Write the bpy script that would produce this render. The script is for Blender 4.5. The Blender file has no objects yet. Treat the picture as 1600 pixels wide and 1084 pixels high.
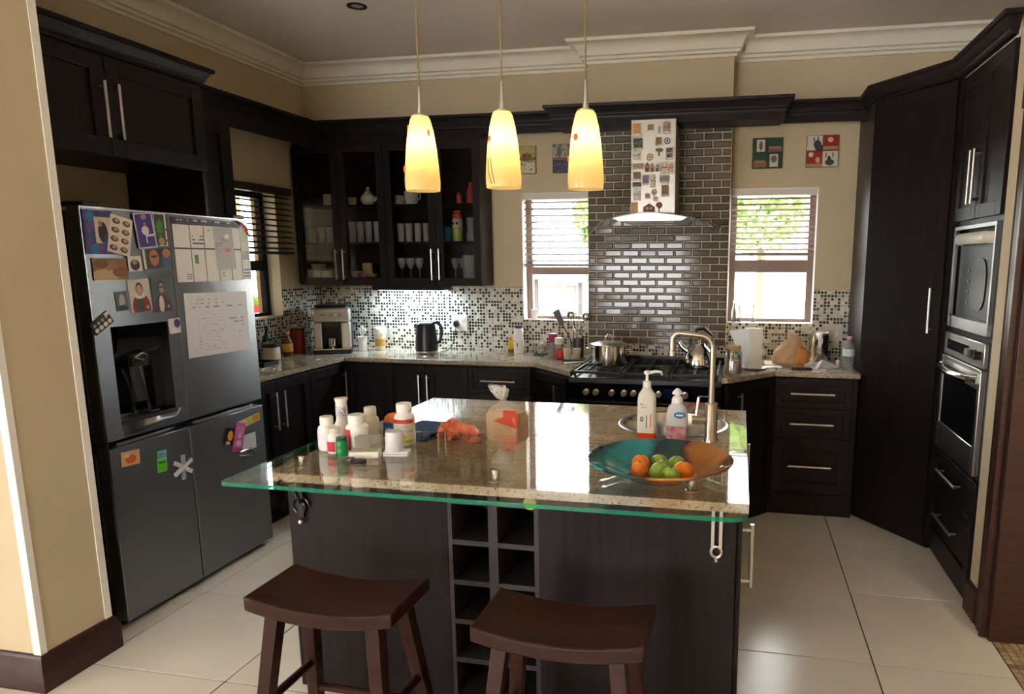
import bpy, bmesh, math, random
from mathutils import Vector, Matrix, noise as mnoise
random.seed(7)
PI = math.pi
scene = bpy.context.scene
C = bpy.context.scene.collection

# ------------------------------------------------------------------ camera
cam_d = bpy.data.cameras.new('camera')
cam_d.sensor_width = 36.0
cam_d.lens = 24.287
cam_d.shift_x = -0.0859
cam_d.shift_y = 0.0293
cam_d.clip_start = 0.05
cam = bpy.data.objects.new('camera', cam_d)
C.objects.link(cam)
cam.location = (0, 0, 1.55)
cam.rotation_euler = (math.radians(90 - 9.504), 0, math.radians(11.351))
scene.camera = cam

# ------------------------------------------------------------------ world, exposure
WORLD = 11.0
EXPOSURE = 1.2
w = bpy.data.worlds.new('sky'); scene.world = w; w.use_nodes = True
bg = w.node_tree.nodes['Background']
bg.inputs[0].default_value = (0.975, 0.985, 1.0, 1); bg.inputs[1].default_value = WORLD
vs = scene.view_settings
vs.view_transform = 'Standard'; vs.look = 'None'; vs.gamma = 1.0; vs.exposure = EXPOSURE
vs.use_curve_mapping = False
cy = scene.cycles
cy.use_denoising = True
cy.max_bounces = 10; cy.diffuse_bounces = 6; cy.glossy_bounces = 5; cy.transmission_bounces = 8
cy.transparent_max_bounces = 24; cy.sample_clamp_indirect = 6.0
cy.caustics_reflective = False; cy.caustics_refractive = False

# ------------------------------------------------------------------ mesh helpers
class MB:
    def __init__(s): s.v = []; s.f = []; s.s = []
    def add(s, vs, fs, smooth=False):
        b = len(s.v); s.v += [tuple(v) for v in vs]
        for f in fs: s.f.append([b + i for i in f]); s.s.append(smooth)
        return s
    def box(s, x0, y0, z0, x1, y1, z1):
        v = [(x0,y0,z0),(x1,y0,z0),(x1,y1,z0),(x0,y1,z0),(x0,y0,z1),(x1,y0,z1),(x1,y1,z1),(x0,y1,z1)]
        return s.add(v, [(0,3,2,1),(4,5,6,7),(0,1,5,4),(1,2,6,5),(2,3,7,6),(3,0,4,7)])
    def hexa(s, a, b):                      # two quads (4 points each)
        return s.add(list(a)+list(b), [(3,2,1,0),(4,5,6,7),(0,1,5,4),(1,2,6,5),(2,3,7,6),(3,0,4,7)])
    def prism(s, poly, z0, z1, smooth=False):
        n = len(poly)
        v = [(x,y,z0) for x,y in poly] + [(x,y,z1) for x,y in poly]
        s.add(v, [tuple(range(n))[::-1], tuple(range(n,2*n))])
        b = len(s.v) - 2*n
        for i in range(n):
            j = (i+1) % n
            s.f.append([b+i,b+j,b+n+j,b+n+i]); s.s.append(smooth)
        return s
    def prism_y(s, poly, y0, y1):           # polygon in x,z
        n = len(poly)
        v = [(x,y0,z) for x,z in poly] + [(x,y1,z) for x,z in poly]
        return s.add(v, [tuple(range(n)), tuple(range(n,2*n))[::-1]] + [(i,n+i,n+(i+1)%n,(i+1)%n) for i in range(n)])
    def prism_x(s, poly, x0, x1):           # polygon in y,z
        n = len(poly)
        v = [(x0,y,z) for y,z in poly] + [(x1,y,z) for y,z in poly]
        return s.add(v, [tuple(range(n)), tuple(range(n,2*n))[::-1]] + [(i,n+i,n+(i+1)%n,(i+1)%n) for i in range(n)])
    def lathe(s, prof, seg=24, c=(0,0,0), caps=True):
        v = []; n = len(prof)
        for r, z in prof:
            for k in range(seg):
                a = 2*PI*k/seg; v.append((c[0]+r*math.cos(a), c[1]+r*math.sin(a), c[2]+z))
        fs = []
        for i in range(n-1):
            for k in range(seg):
                j = (k+1) % seg
                fs.append((i*seg+k, i*seg+j, (i+1)*seg+j, (i+1)*seg+k))
        s.add(v, fs, True)
        if caps:
            b = len(s.v) - len(v)
            if prof[0][0] > 1e-6: s.f.append([b+k for k in range(seg)][::-1]); s.s.append(False)
            if prof[-1][0] > 1e-6: s.f.append([b+(n-1)*seg+k for k in range(seg)]); s.s.append(False)
        return s
    def loft(s, secs, seg=20, jit=0.0, seed=0, fr=28):   # secs: (z, rx, ry, ox, oy, power)
        v = []; n = len(secs)
        for i, q in enumerate(secs):
            z, rx, ry = q[:3]; ox, oy = (q[3], q[4]) if len(q) > 4 else (0,0); p = q[5] if len(q) > 5 else 2.0
            for k in range(seg):
                a = 2*PI*k/seg; ca, sa = math.cos(a), math.sin(a)
                x = ox + rx*math.copysign(abs(ca)**(2/p), ca); y = oy + ry*math.copysign(abs(sa)**(2/p), sa)
                P = Vector((x,y,z))
                if jit: 
                    d = mnoise.noise_vector(P*fr + Vector((seed*7.3, seed, 0)))*jit
                    if i == 0: d.z = 0
                    P += d; P.z = max(P.z, secs[0][0])
                v.append(P)
        fs = [(i*seg+k, i*seg+(k+1)%seg, (i+1)*seg+(k+1)%seg, (i+1)*seg+k) for i in range(n-1) for k in range(seg)]
        s.add(v, fs, True); b = len(s.v) - len(v)
        s.f.append([b+k for k in range(seg)][::-1]); s.s.append(False)
        s.f.append([b+(n-1)*seg+k for k in range(seg)]); s.s.append(False)
        return s
    def tube(s, pts, r, seg=8, flat=None):
        pts = [Vector(p) for p in pts]; n = len(pts); v = []
        rr = r if isinstance(r, (list, tuple)) else [r]*n
        up = None
        for i, p in enumerate(pts):
            t = (pts[min(i+1,n-1)] - pts[max(i-1,0)]).normalized()
            if up is None: up = Vector((0,0,1)) if abs(t.z) < .9 else Vector((1,0,0))
            a = t.cross(up)
            if a.length < 1e-5: a = t.cross(Vector((0,1,0)))
            a.normalize(); b = a.cross(t).normalized(); up = b
            for k in range(seg):
                th = 2*PI*k/seg
                v.append(p + a*(rr[i]*math.cos(th)) + b*(rr[i]*math.sin(th)*(flat or 1)))
        fs = [(i*seg+k, i*seg+(k+1)%seg, (i+1)*seg+(k+1)%seg, (i+1)*seg+k) for i in range(n-1) for k in range(seg)]
        s.add(v, fs, True); b = len(s.v) - len(v)
        s.f.append([b+k for k in range(seg)][::-1]); s.s.append(False)
        s.f.append([b+(n-1)*seg+k for k in range(seg)]); s.s.append(False)
        return s
    def cyl(s, p, q, r, seg=16): return s.tube([p, q], r, seg)
    def ball(s, c, rx, ry=None, rz=None, seg=16, rings=9):
        ry = ry or rx; rz = rz or rx; v = []; 
        for i in range(rings+1):
            t = PI*i/rings
            for k in range(seg):
                a = 2*PI*k/seg
                v.append((c[0]+rx*math.sin(t)*math.cos(a), c[1]+ry*math.sin(t)*math.sin(a), c[2]-rz*math.cos(t)))
        fs = [(i*seg+k, i*seg+(k+1)%seg, (i+1)*seg+(k+1)%seg, (i+1)*seg+k) for i in range(rings) for k in range(seg)]
        return s.add(v, fs, True)
    def sweep(s, path, prof):               # prof: closed list of (d, z); d measured to the right of travel
        n = len(path); P = [Vector(p) for p in path]; m = len(prof); v = []
        for i in range(n):
            def nrm(a, b):
                t = (P[b]-P[a]).normalized(); return Vector((t.y, -t.x))
            if i == 0: o = nrm(0,1)
            elif i == n-1: o = nrm(n-2,n-1)
            else:
                n1, n2 = nrm(i-1,i), nrm(i,i+1); o = (n1+n2)/(1+n1.dot(n2))
            for d, z in prof: v.append((P[i].x+o.x*d, P[i].y+o.y*d, z))
        fs = [(i*m+k, i*m+(k+1)%m, (i+1)*m+(k+1)%m, (i+1)*m+k) for i in range(n-1) for k in range(m)]
        fs += [tuple(range(m)), tuple((n-1)*m+k for k in range(m))[::-1]]
        return s.add(v, fs)
    def xf(s, M):
        s.v = [tuple(M @ Vector(p)) for p in s.v]; return s
    def build(s, name, mat, parent=None, loc=(0,0,0), rz=0, bevel=0, ang=35, rot=None):
        me = bpy.data.meshes.new(name)
        me.from_pydata(s.v, [], s.f)
        for p, sm in zip(me.polygons, s.s): p.use_smooth = sm
        bm = bmesh.new(); bm.from_mesh(me)
        bmesh.ops.remove_doubles(bm, verts=bm.verts, dist=1e-6)
        bmesh.ops.recalc_face_normals(bm, faces=bm.faces)
        bm.to_mesh(me); bm.free()
        me.set_sharp_from_angle(angle=math.radians(ang))
        for mm in (mat if isinstance(mat, (list, tuple)) else [mat]): me.materials.append(mm)
        o = bpy.data.objects.new(name, me); C.objects.link(o)
        o.parent = parent; o.location = loc; o.rotation_euler = rot if rot else (0,0,rz)
        if bevel:
            b = o.modifiers.new('bevel', 'BEVEL'); b.width = bevel; b.segments = 2; b.limit_method = 'ANGLE'
        return o

def holes_boxes(mb, u0, u1, z0, z1, holes, emit):
    us = sorted({u0,u1,*[h[0] for h in holes],*[h[1] for h in holes]}); zs = sorted({z0,z1,*[h[2] for h in holes],*[h[3] for h in holes]})
    for i in range(len(us)-1):
        for j in range(len(zs)-1):
            cu, cz = (us[i]+us[i+1])/2, (zs[j]+zs[j+1])/2
            if any(h[0] < cu < h[1] and h[2] < cz < h[3] for h in holes): continue
            emit(us[i], us[i+1], zs[j], zs[j+1])
    return mb

def thing(name, label, cat, loc=(0,0,0), rz=0, group=None):
    o = bpy.data.objects.new(name, None); o.empty_display_size = .05; C.objects.link(o)
    o.location = loc; o.rotation_euler = (0,0,rz)
    return tag(o, label, cat, group)
def tag(o, label, cat, group=None):
    o['label'] = label; o['category'] = cat
    if group: o['group'] = group
    return o
def struct(o, label=None):
    o['kind'] = 'structure'
    if label: o['label'] = label
    return o

# ------------------------------------------------------------------ materials
MATS = {}
def newmat(name):
    m = bpy.data.materials.new(name); m.use_nodes = True; nt = m.node_tree; nt.nodes.clear()
    out = nt.nodes.new('ShaderNodeOutputMaterial'); MATS[name] = m
    return m, nt, out
def N(nt, t, **kw):
    n = nt.nodes.new(t)
    for k, v in kw.items():
        if k.startswith('i_'):
            key = k[2:]; n.inputs[int(key) if key.isdigit() else key].default_value = v
        else: setattr(n, k, v)
    return n
def c4(c): return (*c[:3], 1)
def srgb(r, g, b):
    f = lambda x: (x/255/12.92) if x/255 <= .04045 else ((x/255+.055)/1.055)**2.4
    return (f(r), f(g), f(b))
def pbr(name, col, rough=.5, metal=0, spec=.5, var=0.0, scale=(20,20,20), bump=0.0, col2=None, trans=0, coat=0, ior=1.45, emit=None, alpha=1, det=3, aniso=None):
    if name in MATS: return MATS[name]
    m, nt, out = newmat(name)
    b = N(nt, 'ShaderNodeBsdfPrincipled')
    b.inputs['Base Color'].default_value = c4(col); b.inputs['Roughness'].default_value = rough
    b.inputs['Metallic'].default_value = metal; b.inputs['Specular IOR Level'].default_value = spec
    b.inputs['Transmission Weight'].default_value = trans; b.inputs['IOR'].default_value = ior
    b.inputs['Coat Weight'].default_value = coat; b.inputs['Alpha'].default_value = alpha
    if aniso:
        b.inputs['Anisotropic'].default_value = aniso[0]; b.inputs['Anisotropic Rotation'].default_value = aniso[1]
        tg = N(nt, 'ShaderNodeTangent', direction_type='RADIAL', axis='Z'); nt.links.new(tg.outputs[0], b.inputs['Tangent'])
    if emit: b.inputs['Emission Color'].default_value = c4(emit[0]); b.inputs['Emission Strength'].default_value = emit[1]
    if var or bump or col2:
        tc = N(nt, 'ShaderNodeTexCoord'); mp = N(nt, 'ShaderNodeMapping'); mp.inputs['Scale'].default_value = scale
        nt.links.new(tc.outputs['Object'], mp.inputs[0])
        nz = N(nt, 'ShaderNodeTexNoise'); nz.inputs['Scale'].default_value = 1; nz.inputs['Detail'].default_value = det
        nt.links.new(mp.outputs[0], nz.inputs['Vector'])
        if var or col2:
            cr = N(nt, 'ShaderNodeValToRGB')
            a = col2 if col2 else tuple(x*(1-var) for x in col); z = col if col2 else tuple(min(1, x*(1+var)) for x in col)
            cr.color_ramp.elements[0].position = .3; cr.color_ramp.elements[1].position = .7
            cr.color_ramp.elements[0].color = c4(a); cr.color_ramp.elements[1].color = c4(z)
            nt.links.new(nz.outputs[0], cr.inputs[0]); nt.links.new(cr.outputs[0], b.inputs['Base Color'])
        if bump:
            bp = N(nt, 'ShaderNodeBump'); bp.inputs['Strength'].default_value = bump; bp.inputs['Distance'].default_value = .002
            nt.links.new(nz.outputs[0], bp.inputs['Height']); nt.links.new(bp.outputs[0], b.inputs['Normal'])
    nt.links.new(b.outputs[0], out.inputs[0])
    return m
def pane_mat(name, tint=(.97,.99,.98), gloss=(1,1,1), f0=.04, rough=0.0):
    # clear flat glass: straight-through transmission plus Fresnel reflection
    m, nt, out = newmat(name)
    g = N(nt, 'ShaderNodeNewGeometry'); d = N(nt, 'ShaderNodeVectorMath', operation='DOT_PRODUCT')
    nt.links.new(g.outputs['Incoming'], d.inputs[0]); nt.links.new(g.outputs['Normal'], d.inputs[1])
    a = N(nt, 'ShaderNodeMath', operation='ABSOLUTE'); nt.links.new(d.outputs['Value'], a.inputs[0])
    s = N(nt, 'ShaderNodeMath', operation='SUBTRACT', i_0=1.0); nt.links.new(a.outputs[0], s.inputs[1])
    p = N(nt, 'ShaderNodeMath', operation='POWER', i_1=5.0); nt.links.new(s.outputs[0], p.inputs[0])
    f = N(nt, 'ShaderNodeMath', operation='MULTIPLY_ADD', i_1=1-f0, i_2=f0); nt.links.new(p.outputs[0], f.inputs[0])
    t = N(nt, 'ShaderNodeBsdfTransparent'); t.inputs[0].default_value = c4(tint)
    gl = N(nt, 'ShaderNodeBsdfGlossy'); gl.inputs[0].default_value = c4(gloss); gl.inputs['Roughness'].default_value = rough
    mx = N(nt, 'ShaderNodeMixShader'); nt.links.new(f.outputs[0], mx.inputs[0]); nt.links.new(t.outputs[0], mx.inputs[1]); nt.links.new(gl.outputs[0], mx.inputs[2])
    nt.links.new(mx.outputs[0], out.inputs[0])
    return m

def print_mat(name, bgc, shapes, rough=.35):
    """flat print on a card: coordinates 0..1 across x and z of the card"""
    m, nt, out = newmat(name); L = nt.links.new
    tc = N(nt, 'ShaderNodeTexCoord'); gen = tc.outputs['Generated']
    cur = N(nt, 'ShaderNodeRGB'); cur.outputs[0].default_value = c4(bgc); cur = cur.outputs[0]
    for sh in shapes:
        k = sh[0]; col = sh[-1]
        if k in 'er':
            cx, cz, rx, rz = sh[1:5]
            ma = N(nt, 'ShaderNodeVectorMath', operation='MULTIPLY_ADD')
            ma.inputs[1].default_value = (1/rx, 0, 1/rz); ma.inputs[2].default_value = (-cx/rx, 0, -cz/rz)
            L(gen, ma.inputs[0])
            if k == 'e':
                ln = N(nt, 'ShaderNodeVectorMath', operation='LENGTH'); L(ma.outputs[0], ln.inputs[0]); val = ln.outputs['Value']
            else:
                ab = N(nt, 'ShaderNodeVectorMath', operation='ABSOLUTE'); L(ma.outputs[0], ab.inputs[0])
                sp = N(nt, 'ShaderNodeSeparateXYZ'); L(ab.outputs[0], sp.inputs[0])
                mx = N(nt, 'ShaderNodeMath', operation='MAXIMUM'); L(sp.outputs[0], mx.inputs[0]); L(sp.outputs[2], mx.inputs[1]); val = mx.outputs[0]
            lt = N(nt, 'ShaderNodeMath', operation='LESS_THAN', i_1=1.0); L(val, lt.inputs[0]); fac = lt.outputs[0]
        elif k == 's':                       # handwriting: rows of broken strokes inside a rect
            cx, cz, rx, rz, rows, dens = sh[1:7]
            ma = N(nt, 'ShaderNodeVectorMath', operation='MULTIPLY_ADD')
            ma.inputs[1].default_value = (1/rx, 0, 1/rz); ma.inputs[2].default_value = (-cx/rx, 0, -cz/rz); L(gen, ma.inputs[0])
            ab = N(nt, 'ShaderNodeVectorMath', operation='ABSOLUTE'); L(ma.outputs[0], ab.inputs[0])
            sp = N(nt, 'ShaderNodeSeparateXYZ'); L(ab.outputs[0], sp.inputs[0])
            mx = N(nt, 'ShaderNodeMath', operation='MAXIMUM'); L(sp.outputs[0], mx.inputs[0]); L(sp.outputs[2], mx.inputs[1])
            inn = N(nt, 'ShaderNodeMath', operation='LESS_THAN', i_1=1.0); L(mx.outputs[0], inn.inputs[0])
            s2 = N(nt, 'ShaderNodeSeparateXYZ'); L(ma.outputs[0], s2.inputs[0])
            zr = N(nt, 'ShaderNodeMath', operation='MULTIPLY', i_1=rows/2); L(s2.outputs[2], zr.inputs[0])
            fr = N(nt, 'ShaderNodeMath', operation='FRACT'); L(zr.outputs[0], fr.inputs[0])
            rowm = N(nt, 'ShaderNodeMath', operation='LESS_THAN', i_1=.45); L(fr.outputs[0], rowm.inputs[0])
            mp = N(nt, 'ShaderNodeMapping'); mp.inputs['Scale'].default_value = (14*rx*2, 1, rows*rz*4); L(gen, mp.inputs[0])
            nz = N(nt, 'ShaderNodeTexNoise'); nz.inputs['Scale'].default_value = 2.2; nz.inputs['Detail'].default_value = 4; L(mp.outputs[0], nz.inputs['Vector'])
            nm = N(nt, 'ShaderNodeMath', operation='GREATER_THAN', i_1=1-dens); L(nz.outputs[0], nm.inputs[0])
            q = N(nt, 'ShaderNodeMath', operation='MULTIPLY'); L(inn.outputs[0], q.inputs[0]); L(rowm.outputs[0], q.inputs[1])
            q2 = N(nt, 'ShaderNodeMath', operation='MULTIPLY'); L(q.outputs[0], q2.inputs[0]); L(nm.outputs[0], q2.inputs[1]); fac = q2.outputs[0]
        elif k == 'n':                       # mottled print
            nz = N(nt, 'ShaderNodeTexNoise'); nz.inputs['Scale'].default_value = sh[1]; nz.inputs['Detail'].default_value = 2; L(gen, nz.inputs['Vector'])
            nm = N(nt, 'ShaderNodeMath', operation='GREATER_THAN', i_1=sh[2]); L(nz.outputs[0], nm.inputs[0]); fac = nm.outputs[0]
        mxn = N(nt, 'ShaderNodeMix', data_type='RGBA'); L(fac, mxn.inputs['Factor']); L(cur, mxn.inputs['A']); mxn.inputs['B'].default_value = c4(col)
        cur = mxn.outputs['Result']
    b = N(nt, 'ShaderNodeBsdfPrincipled'); b.inputs['Roughness'].default_value = rough; b.inputs['Specular IOR Level'].default_value = .3
    L(cur, b.inputs['Base Color']); L(b.outputs[0], out.inputs[0])
    return m

WALL = pbr('wall_paint', (.575,.48,.325), .75, var=.04, scale=(3,3,3), bump=.05)
CEIL = pbr('ceiling_paint', (.74,.69,.63), .6)
PLASTER = pbr('white_plaster', (.80,.76,.66), .55)
WHITEP = pbr('white_paint', (.86,.84,.80), .5)
WOOD = pbr('dark_wood', (.0175,.0125,.0135), .38, spec=.21, col2=(.010,.0072,.008), scale=(40,40,3), bump=.05)
BROWN = pbr('brown_wood', (.055,.020,.015), .34, spec=.4, col2=(.032,.012,.010), scale=(6,60,60), bump=.05)
STOOLW = pbr('stool_wood', (.040,.0125,.008), .30, spec=.28, col2=(.020,.0065,.005), scale=(5,60,60), bump=.04)
STEEL = pbr('brushed_steel', (.62,.60,.57), .28, 1)
CHROME = pbr('polished_steel', (.72,.70,.68), .12, 1)
FRIDGE = pbr('fridge_steel', (.23,.235,.25), .28, .95, var=.05, scale=(2,2,400), aniso=(.8,.25))
FRIDGE_EDGE = pbr('fridge_trim', (.55,.55,.56), .25, 1)
BLACKP = pbr('black_plastic', (.012,.012,.013), .3)
BLACKM = pbr('black_matte', (.010,.010,.011), .6)
BLACKG = pbr('black_gloss', (.006,.006,.008), .08)
IRON = pbr('cast_iron', (.014,.014,.015), .5)
WHITE = pbr('white_plastic', (.82,.80,.76), .35)
CREAM = pbr('cream_plastic', (.66,.62,.52), .4)
PAPER = pbr('paper', (.80,.80,.80), .7)
GLASSTOP = pane_mat('table_glass', (.98,.994,.988), f0=.055)
def edge_mat():
    m, nt, out = newmat('table_glass_edge')
    t = N(nt, 'ShaderNodeBsdfTransparent'); t.inputs[0].default_value = (.16,.62,.42,1)
    b = N(nt, 'ShaderNodeBsdfPrincipled'); b.inputs['Base Color'].default_value = (.015,.34,.20,1); b.inputs['Roughness'].default_value = .1
    x = N(nt, 'ShaderNodeMixShader', i_0=.42); nt.links.new(t.outputs[0], x.inputs[1]); nt.links.new(b.outputs[0], x.inputs[2]); nt.links.new(x.outputs[0], out.inputs[0]); return m
GLASSEDGE = edge_mat()
PANE = pane_mat('window_glass', (.96,.98,.97))
DOORGLASS = pane_mat('cabinet_glass', (.84,.83,.82), gloss=(.55,.55,.55), f0=.035, rough=.12)
CLEAR = pane_mat('drinking_glass', (.88,.90,.90), f0=.10)
HOODGLASS = pane_mat('hood_glass', (.86,.90,.88), f0=.06)
GROUT = pbr('floor_grout', (.10,.075,.055), .8)
TILE = pbr('floor_tile', (.80,.745,.65), .2, var=.05, scale=(2.2,2.2,2.2), spec=.4, det=6)
REDP = pbr('red_plastic', (.55,.03,.03), .35)

def granite_mat(name, a, b, c, rough=.06):
    m, nt, out = newmat(name); L = nt.links.new
    tc = N(nt, 'ShaderNodeTexCoord')
    n1 = N(nt, 'ShaderNodeTexNoise'); n1.inputs['Scale'].default_value = 9; n1.inputs['Detail'].default_value = 8; n1.inputs['Roughness'].default_value = .7
    n2 = N(nt, 'ShaderNodeTexNoise'); n2.inputs['Scale'].default_value = 90; n2.inputs['Detail'].default_value = 3
    L(tc.outputs['Object'], n1.inputs['Vector']); L(tc.outputs['Object'], n2.inputs['Vector'])
    r1 = N(nt, 'ShaderNodeValToRGB'); r1.color_ramp.elements[0].position = .38; r1.color_ramp.elements[1].position = .62
    r1.color_ramp.elements[0].color = c4(a); r1.color_ramp.elements[1].color = c4(b); L(n1.outputs[0], r1.inputs[0])
    r2 = N(nt, 'ShaderNodeValToRGB'); r2.color_ramp.elements[0].position = .56; r2.color_ramp.elements[1].position = .66
    r2.color_ramp.elements[0].color = (0,0,0,1); r2.color_ramp.elements[1].color = (1,1,1,1); L(n2.outputs[0], r2.inputs[0])
    mx = N(nt, 'ShaderNodeMix', data_type='RGBA'); L(r2.outputs[0], mx.inputs['Factor']); L(r1.outputs[0], mx.inputs['A']); mx.inputs['B'].default_value = c4(c)
    p = N(nt, 'ShaderNodeBsdfPrincipled'); p.inputs['Roughness'].default_value = rough; p.inputs['Specular IOR Level'].default_value = .65
    L(mx.outputs['Result'], p.inputs['Base Color']); L(p.outputs[0], out.inputs[0])
    return m
GRANITE = granite_mat('granite', (.38,.275,.165), (.58,.47,.32), (.18,.11,.07))
COUNTER = granite_mat('counter_stone', (.32,.27,.20), (.46,.40,.31), (.18,.14,.10), .10)

def mosaic_mat(name, pitch=.0222):
    m, nt, out = newmat(name); L = nt.links.new
    tc = N(nt, 'ShaderNodeTexCoord'); sp = N(nt, 'ShaderNodeSeparateXYZ'); L(tc.outputs['Object'], sp.inputs[0])
    ad = N(nt, 'ShaderNodeMath', operation='ADD'); L(sp.outputs[0], ad.inputs[0]); L(sp.outputs[1], ad.inputs[1])
    cb = N(nt, 'ShaderNodeCombineXYZ'); L(ad.outputs[0], cb.inputs[0]); L(sp.outputs[2], cb.inputs[1])
    sc = N(nt, 'ShaderNodeVectorMath', operation='SCALE'); sc.inputs['Scale'].default_value = 1/pitch; L(cb.outputs[0], sc.inputs[0])
    fl = N(nt, 'ShaderNodeVectorMath', operation='FLOOR'); L(sc.outputs[0], fl.inputs[0])
    fr = N(nt, 'ShaderNodeVectorMath', operation='FRACTION'); L(sc.outputs[0], fr.inputs[0])
    wn = N(nt, 'ShaderNodeTexWhiteNoise', noise_dimensions='2D'); L(fl.outputs[0], wn.inputs['Vector'])
    r = N(nt, 'ShaderNodeValToRGB'); r.color_ramp.interpolation = 'CONSTANT'
    e = r.color_ramp.elements; e[0].position = 0; e[0].color = (.012,.012,.012,1); e[1].position = .54; e[1].color = (.60,.56,.46,1)
    e2 = e.new(.47); e2.color = (.06,.05,.04,1); e3 = e.new(.70); e3.color = (.72,.69,.60,1); e4 = e.new(.86); e4.color = (.50,.45,.34,1)
    L(wn.outputs['Value'], r.inputs[0])
    s2 = N(nt, 'ShaderNodeSeparateXYZ'); L(fr.outputs[0], s2.inputs[0])
    def edge(o):
        a = N(nt, 'ShaderNodeMath', operation='SUBTRACT', i_1=.5); L(o, a.inputs[0])
        b = N(nt, 'ShaderNodeMath', operation='ABSOLUTE'); L(a.outputs[0], b.inputs[0]); return b.outputs[0]
    mxx = N(nt, 'ShaderNodeMath', operation='MAXIMUM'); L(edge(s2.outputs[0]), mxx.inputs[0]); L(edge(s2.outputs[1]), mxx.inputs[1])
    g = N(nt, 'ShaderNodeMath', operation='GREATER_THAN', i_1=.365); L(mxx.outputs[0], g.inputs[0])
    mx = N(nt, 'ShaderNodeMix', data_type='RGBA'); L(g.outputs[0], mx.inputs['Factor']); L(r.outputs[0], mx.inputs['A']); mx.inputs['B'].default_value = (.62,.60,.52,1)
    p = N(nt, 'ShaderNodeBsdfPrincipled'); L(mx.outputs['Result'], p.inputs['Base Color'])
    ro = N(nt, 'ShaderNodeMath', operation='MULTIPLY_ADD', i_1=.5, i_2=.15); L(g.outputs[0], ro.inputs[0]); L(ro.outputs[0], p.inputs['Roughness'])
    bp = N(nt, 'ShaderNodeBump'); bp.inputs['Strength'].default_value = .4; bp.inputs['Distance'].default_value = .001; bp.invert = True
    L(g.outputs[0], bp.inputs['Height']); L(bp.outputs[0], p.inputs['Normal'])
    L(p.outputs[0], out.inputs[0]); return m
MOSAIC = mosaic_mat('mosaic_tiles')

# ================================================================== the setting
XL, YB, ZC, XR = -3.24, 4.87, 2.96, 1.68
X0, X1, Y0 = -6.0, 1.06, -3.0
floor = struct(MB().box(X0-.2, Y0-.2, -.12, 3.2, YB+.2, -.004).build('floor', GROUT))
tile_mb = MB().box(-.297, -.297, -.006, .297, .297, 0)
tile0 = None
def tile(cx, cy, w=.594, d=.594):
    global tile0
    if w == .594 and d == .594 and tile0:
        o = tile0.copy(); C.objects.link(o)
    else:
        o = MB().box(-w/2, -d/2, -.006, w/2, d/2, 0).build('tile', TILE, bevel=.0012)
        if w == .594 and d == .594: tile0 = o
    o.parent = floor; o.location = (cx, cy, 0)
for i in range(-7, 5):
    for j in range(-8, 6):
        xa, xb = -1.84+.6*i, -1.84+.6*(i+1); ya, yb = 2.04+.6*(j-1), 2.04+.6*j
        xb2 = min(xb, 1.07); yb2 = min(yb, YB)
        if xb2-xa < .06 or yb2-ya < .06: continue
        if xa < -2.45 and yb > 2.2 and xb < -3.2: continue
        tile((xa+xb2)/2, (ya+yb2)/2, xb2-xa-.006, yb2-ya-.006) if (xb2-xa < .59 or yb2-ya < .59) else tile((xa+xb)/2, (ya+yb)/2)
# doorway threshold mosaic
MOSC = [pbr('threshold_tile_tan', (.46,.33,.17), .4), pbr('threshold_tile_brown', (.28,.18,.09), .4), pbr('threshold_tile_cream', (.55,.44,.28), .4)]
tm = [MB().box(-.0125,-.0125,-.006,.0125,.0125,.0005).build('threshold_tile', m) for m in MOSC]
used = [False]*3
for i in range(5):
    for j in range(33):
        k = random.choice([0,0,1,2]); 
        if used[k]: o = tm[k].copy(); C.objects.link(o)
        else: o = tm[k]; used[k] = True
        o.parent = floor; o.location = (1.0865+.03*i, 1.945+.03*j, 0)
for k in range(3):
    if not used[k]: bpy.data.objects.remove(tm[k])
MB().box(1.222, 1.0, -.006, 1.66, 3.0, .0005).build('passage_floor', pbr('passage_floor', (.58,.47,.31), .35, var=.1, scale=(3,20,3)), parent=floor)

struct(MB().box(X0-.2, Y0-.2, ZC, 3.2, YB+.2, ZC+.1).build('ceiling', CEIL))
LW = (-1.55, -1.03, 1.125, 2.03); RW = (-.08, .49, 1.13, 2.03); SW = (3.78, 4.47, 1.16, 2.03)
m = MB(); holes_boxes(m, XL-.2, 3.2, -.05, ZC+.05, [LW, RW], lambda a,b,c,d: m.box(a, YB, c, b, YB+.2, d)); struct(m.build('wall_back', WALL))
m = MB(); holes_boxes(m, 2.15, YB, -.05, ZC+.05, [SW], lambda a,b,c,d: m.box(XL-.2, a, c, XL, b, d)); struct(m.build('wall_left', WALL))
struct(MB().box(X0-.2, 1.865, -.05, -2.445, 2.15, ZC+.05).build('wall_stub_left', WALL))
m = MB(); holes_boxes(m, Y0, 1.865, -.05, ZC+.05, [(-2.8,-1.4,.5,2.2)], lambda a,b,c,d: m.box(X0-.2, a, c, X0, b, d)); struct(m.build('wall_far_left', WALL))  # unseen wall; its opening is added to let in side light
struct(MB().box(XR, .9, -.05, XR+.15, YB, ZC+.05).build('wall_right', WALL))
m = MB(); holes_boxes(m, Y0, 3.19, -.05, ZC+.05, [(1.93, 2.93, -.05, 2.12)], lambda a,b,c,d: m.box(X1, a, c, X1+.16, b, d)); struct(m.build('wall_stub_right', WALL))
m = MB(); holes_boxes(m, X0-.2, 3.2, -.05, ZC+.05, [(-2.45,-.95,.7,1.8)], lambda a,b,c,d: m.box(a, Y0-.2, c, b, Y0, d)); struct(m.build('wall_rear', WALL))
struct(MB().box(-1.03, 4.72, .86, -.08, YB, ZC).build('wall_chimney_breast', WALL))

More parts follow.
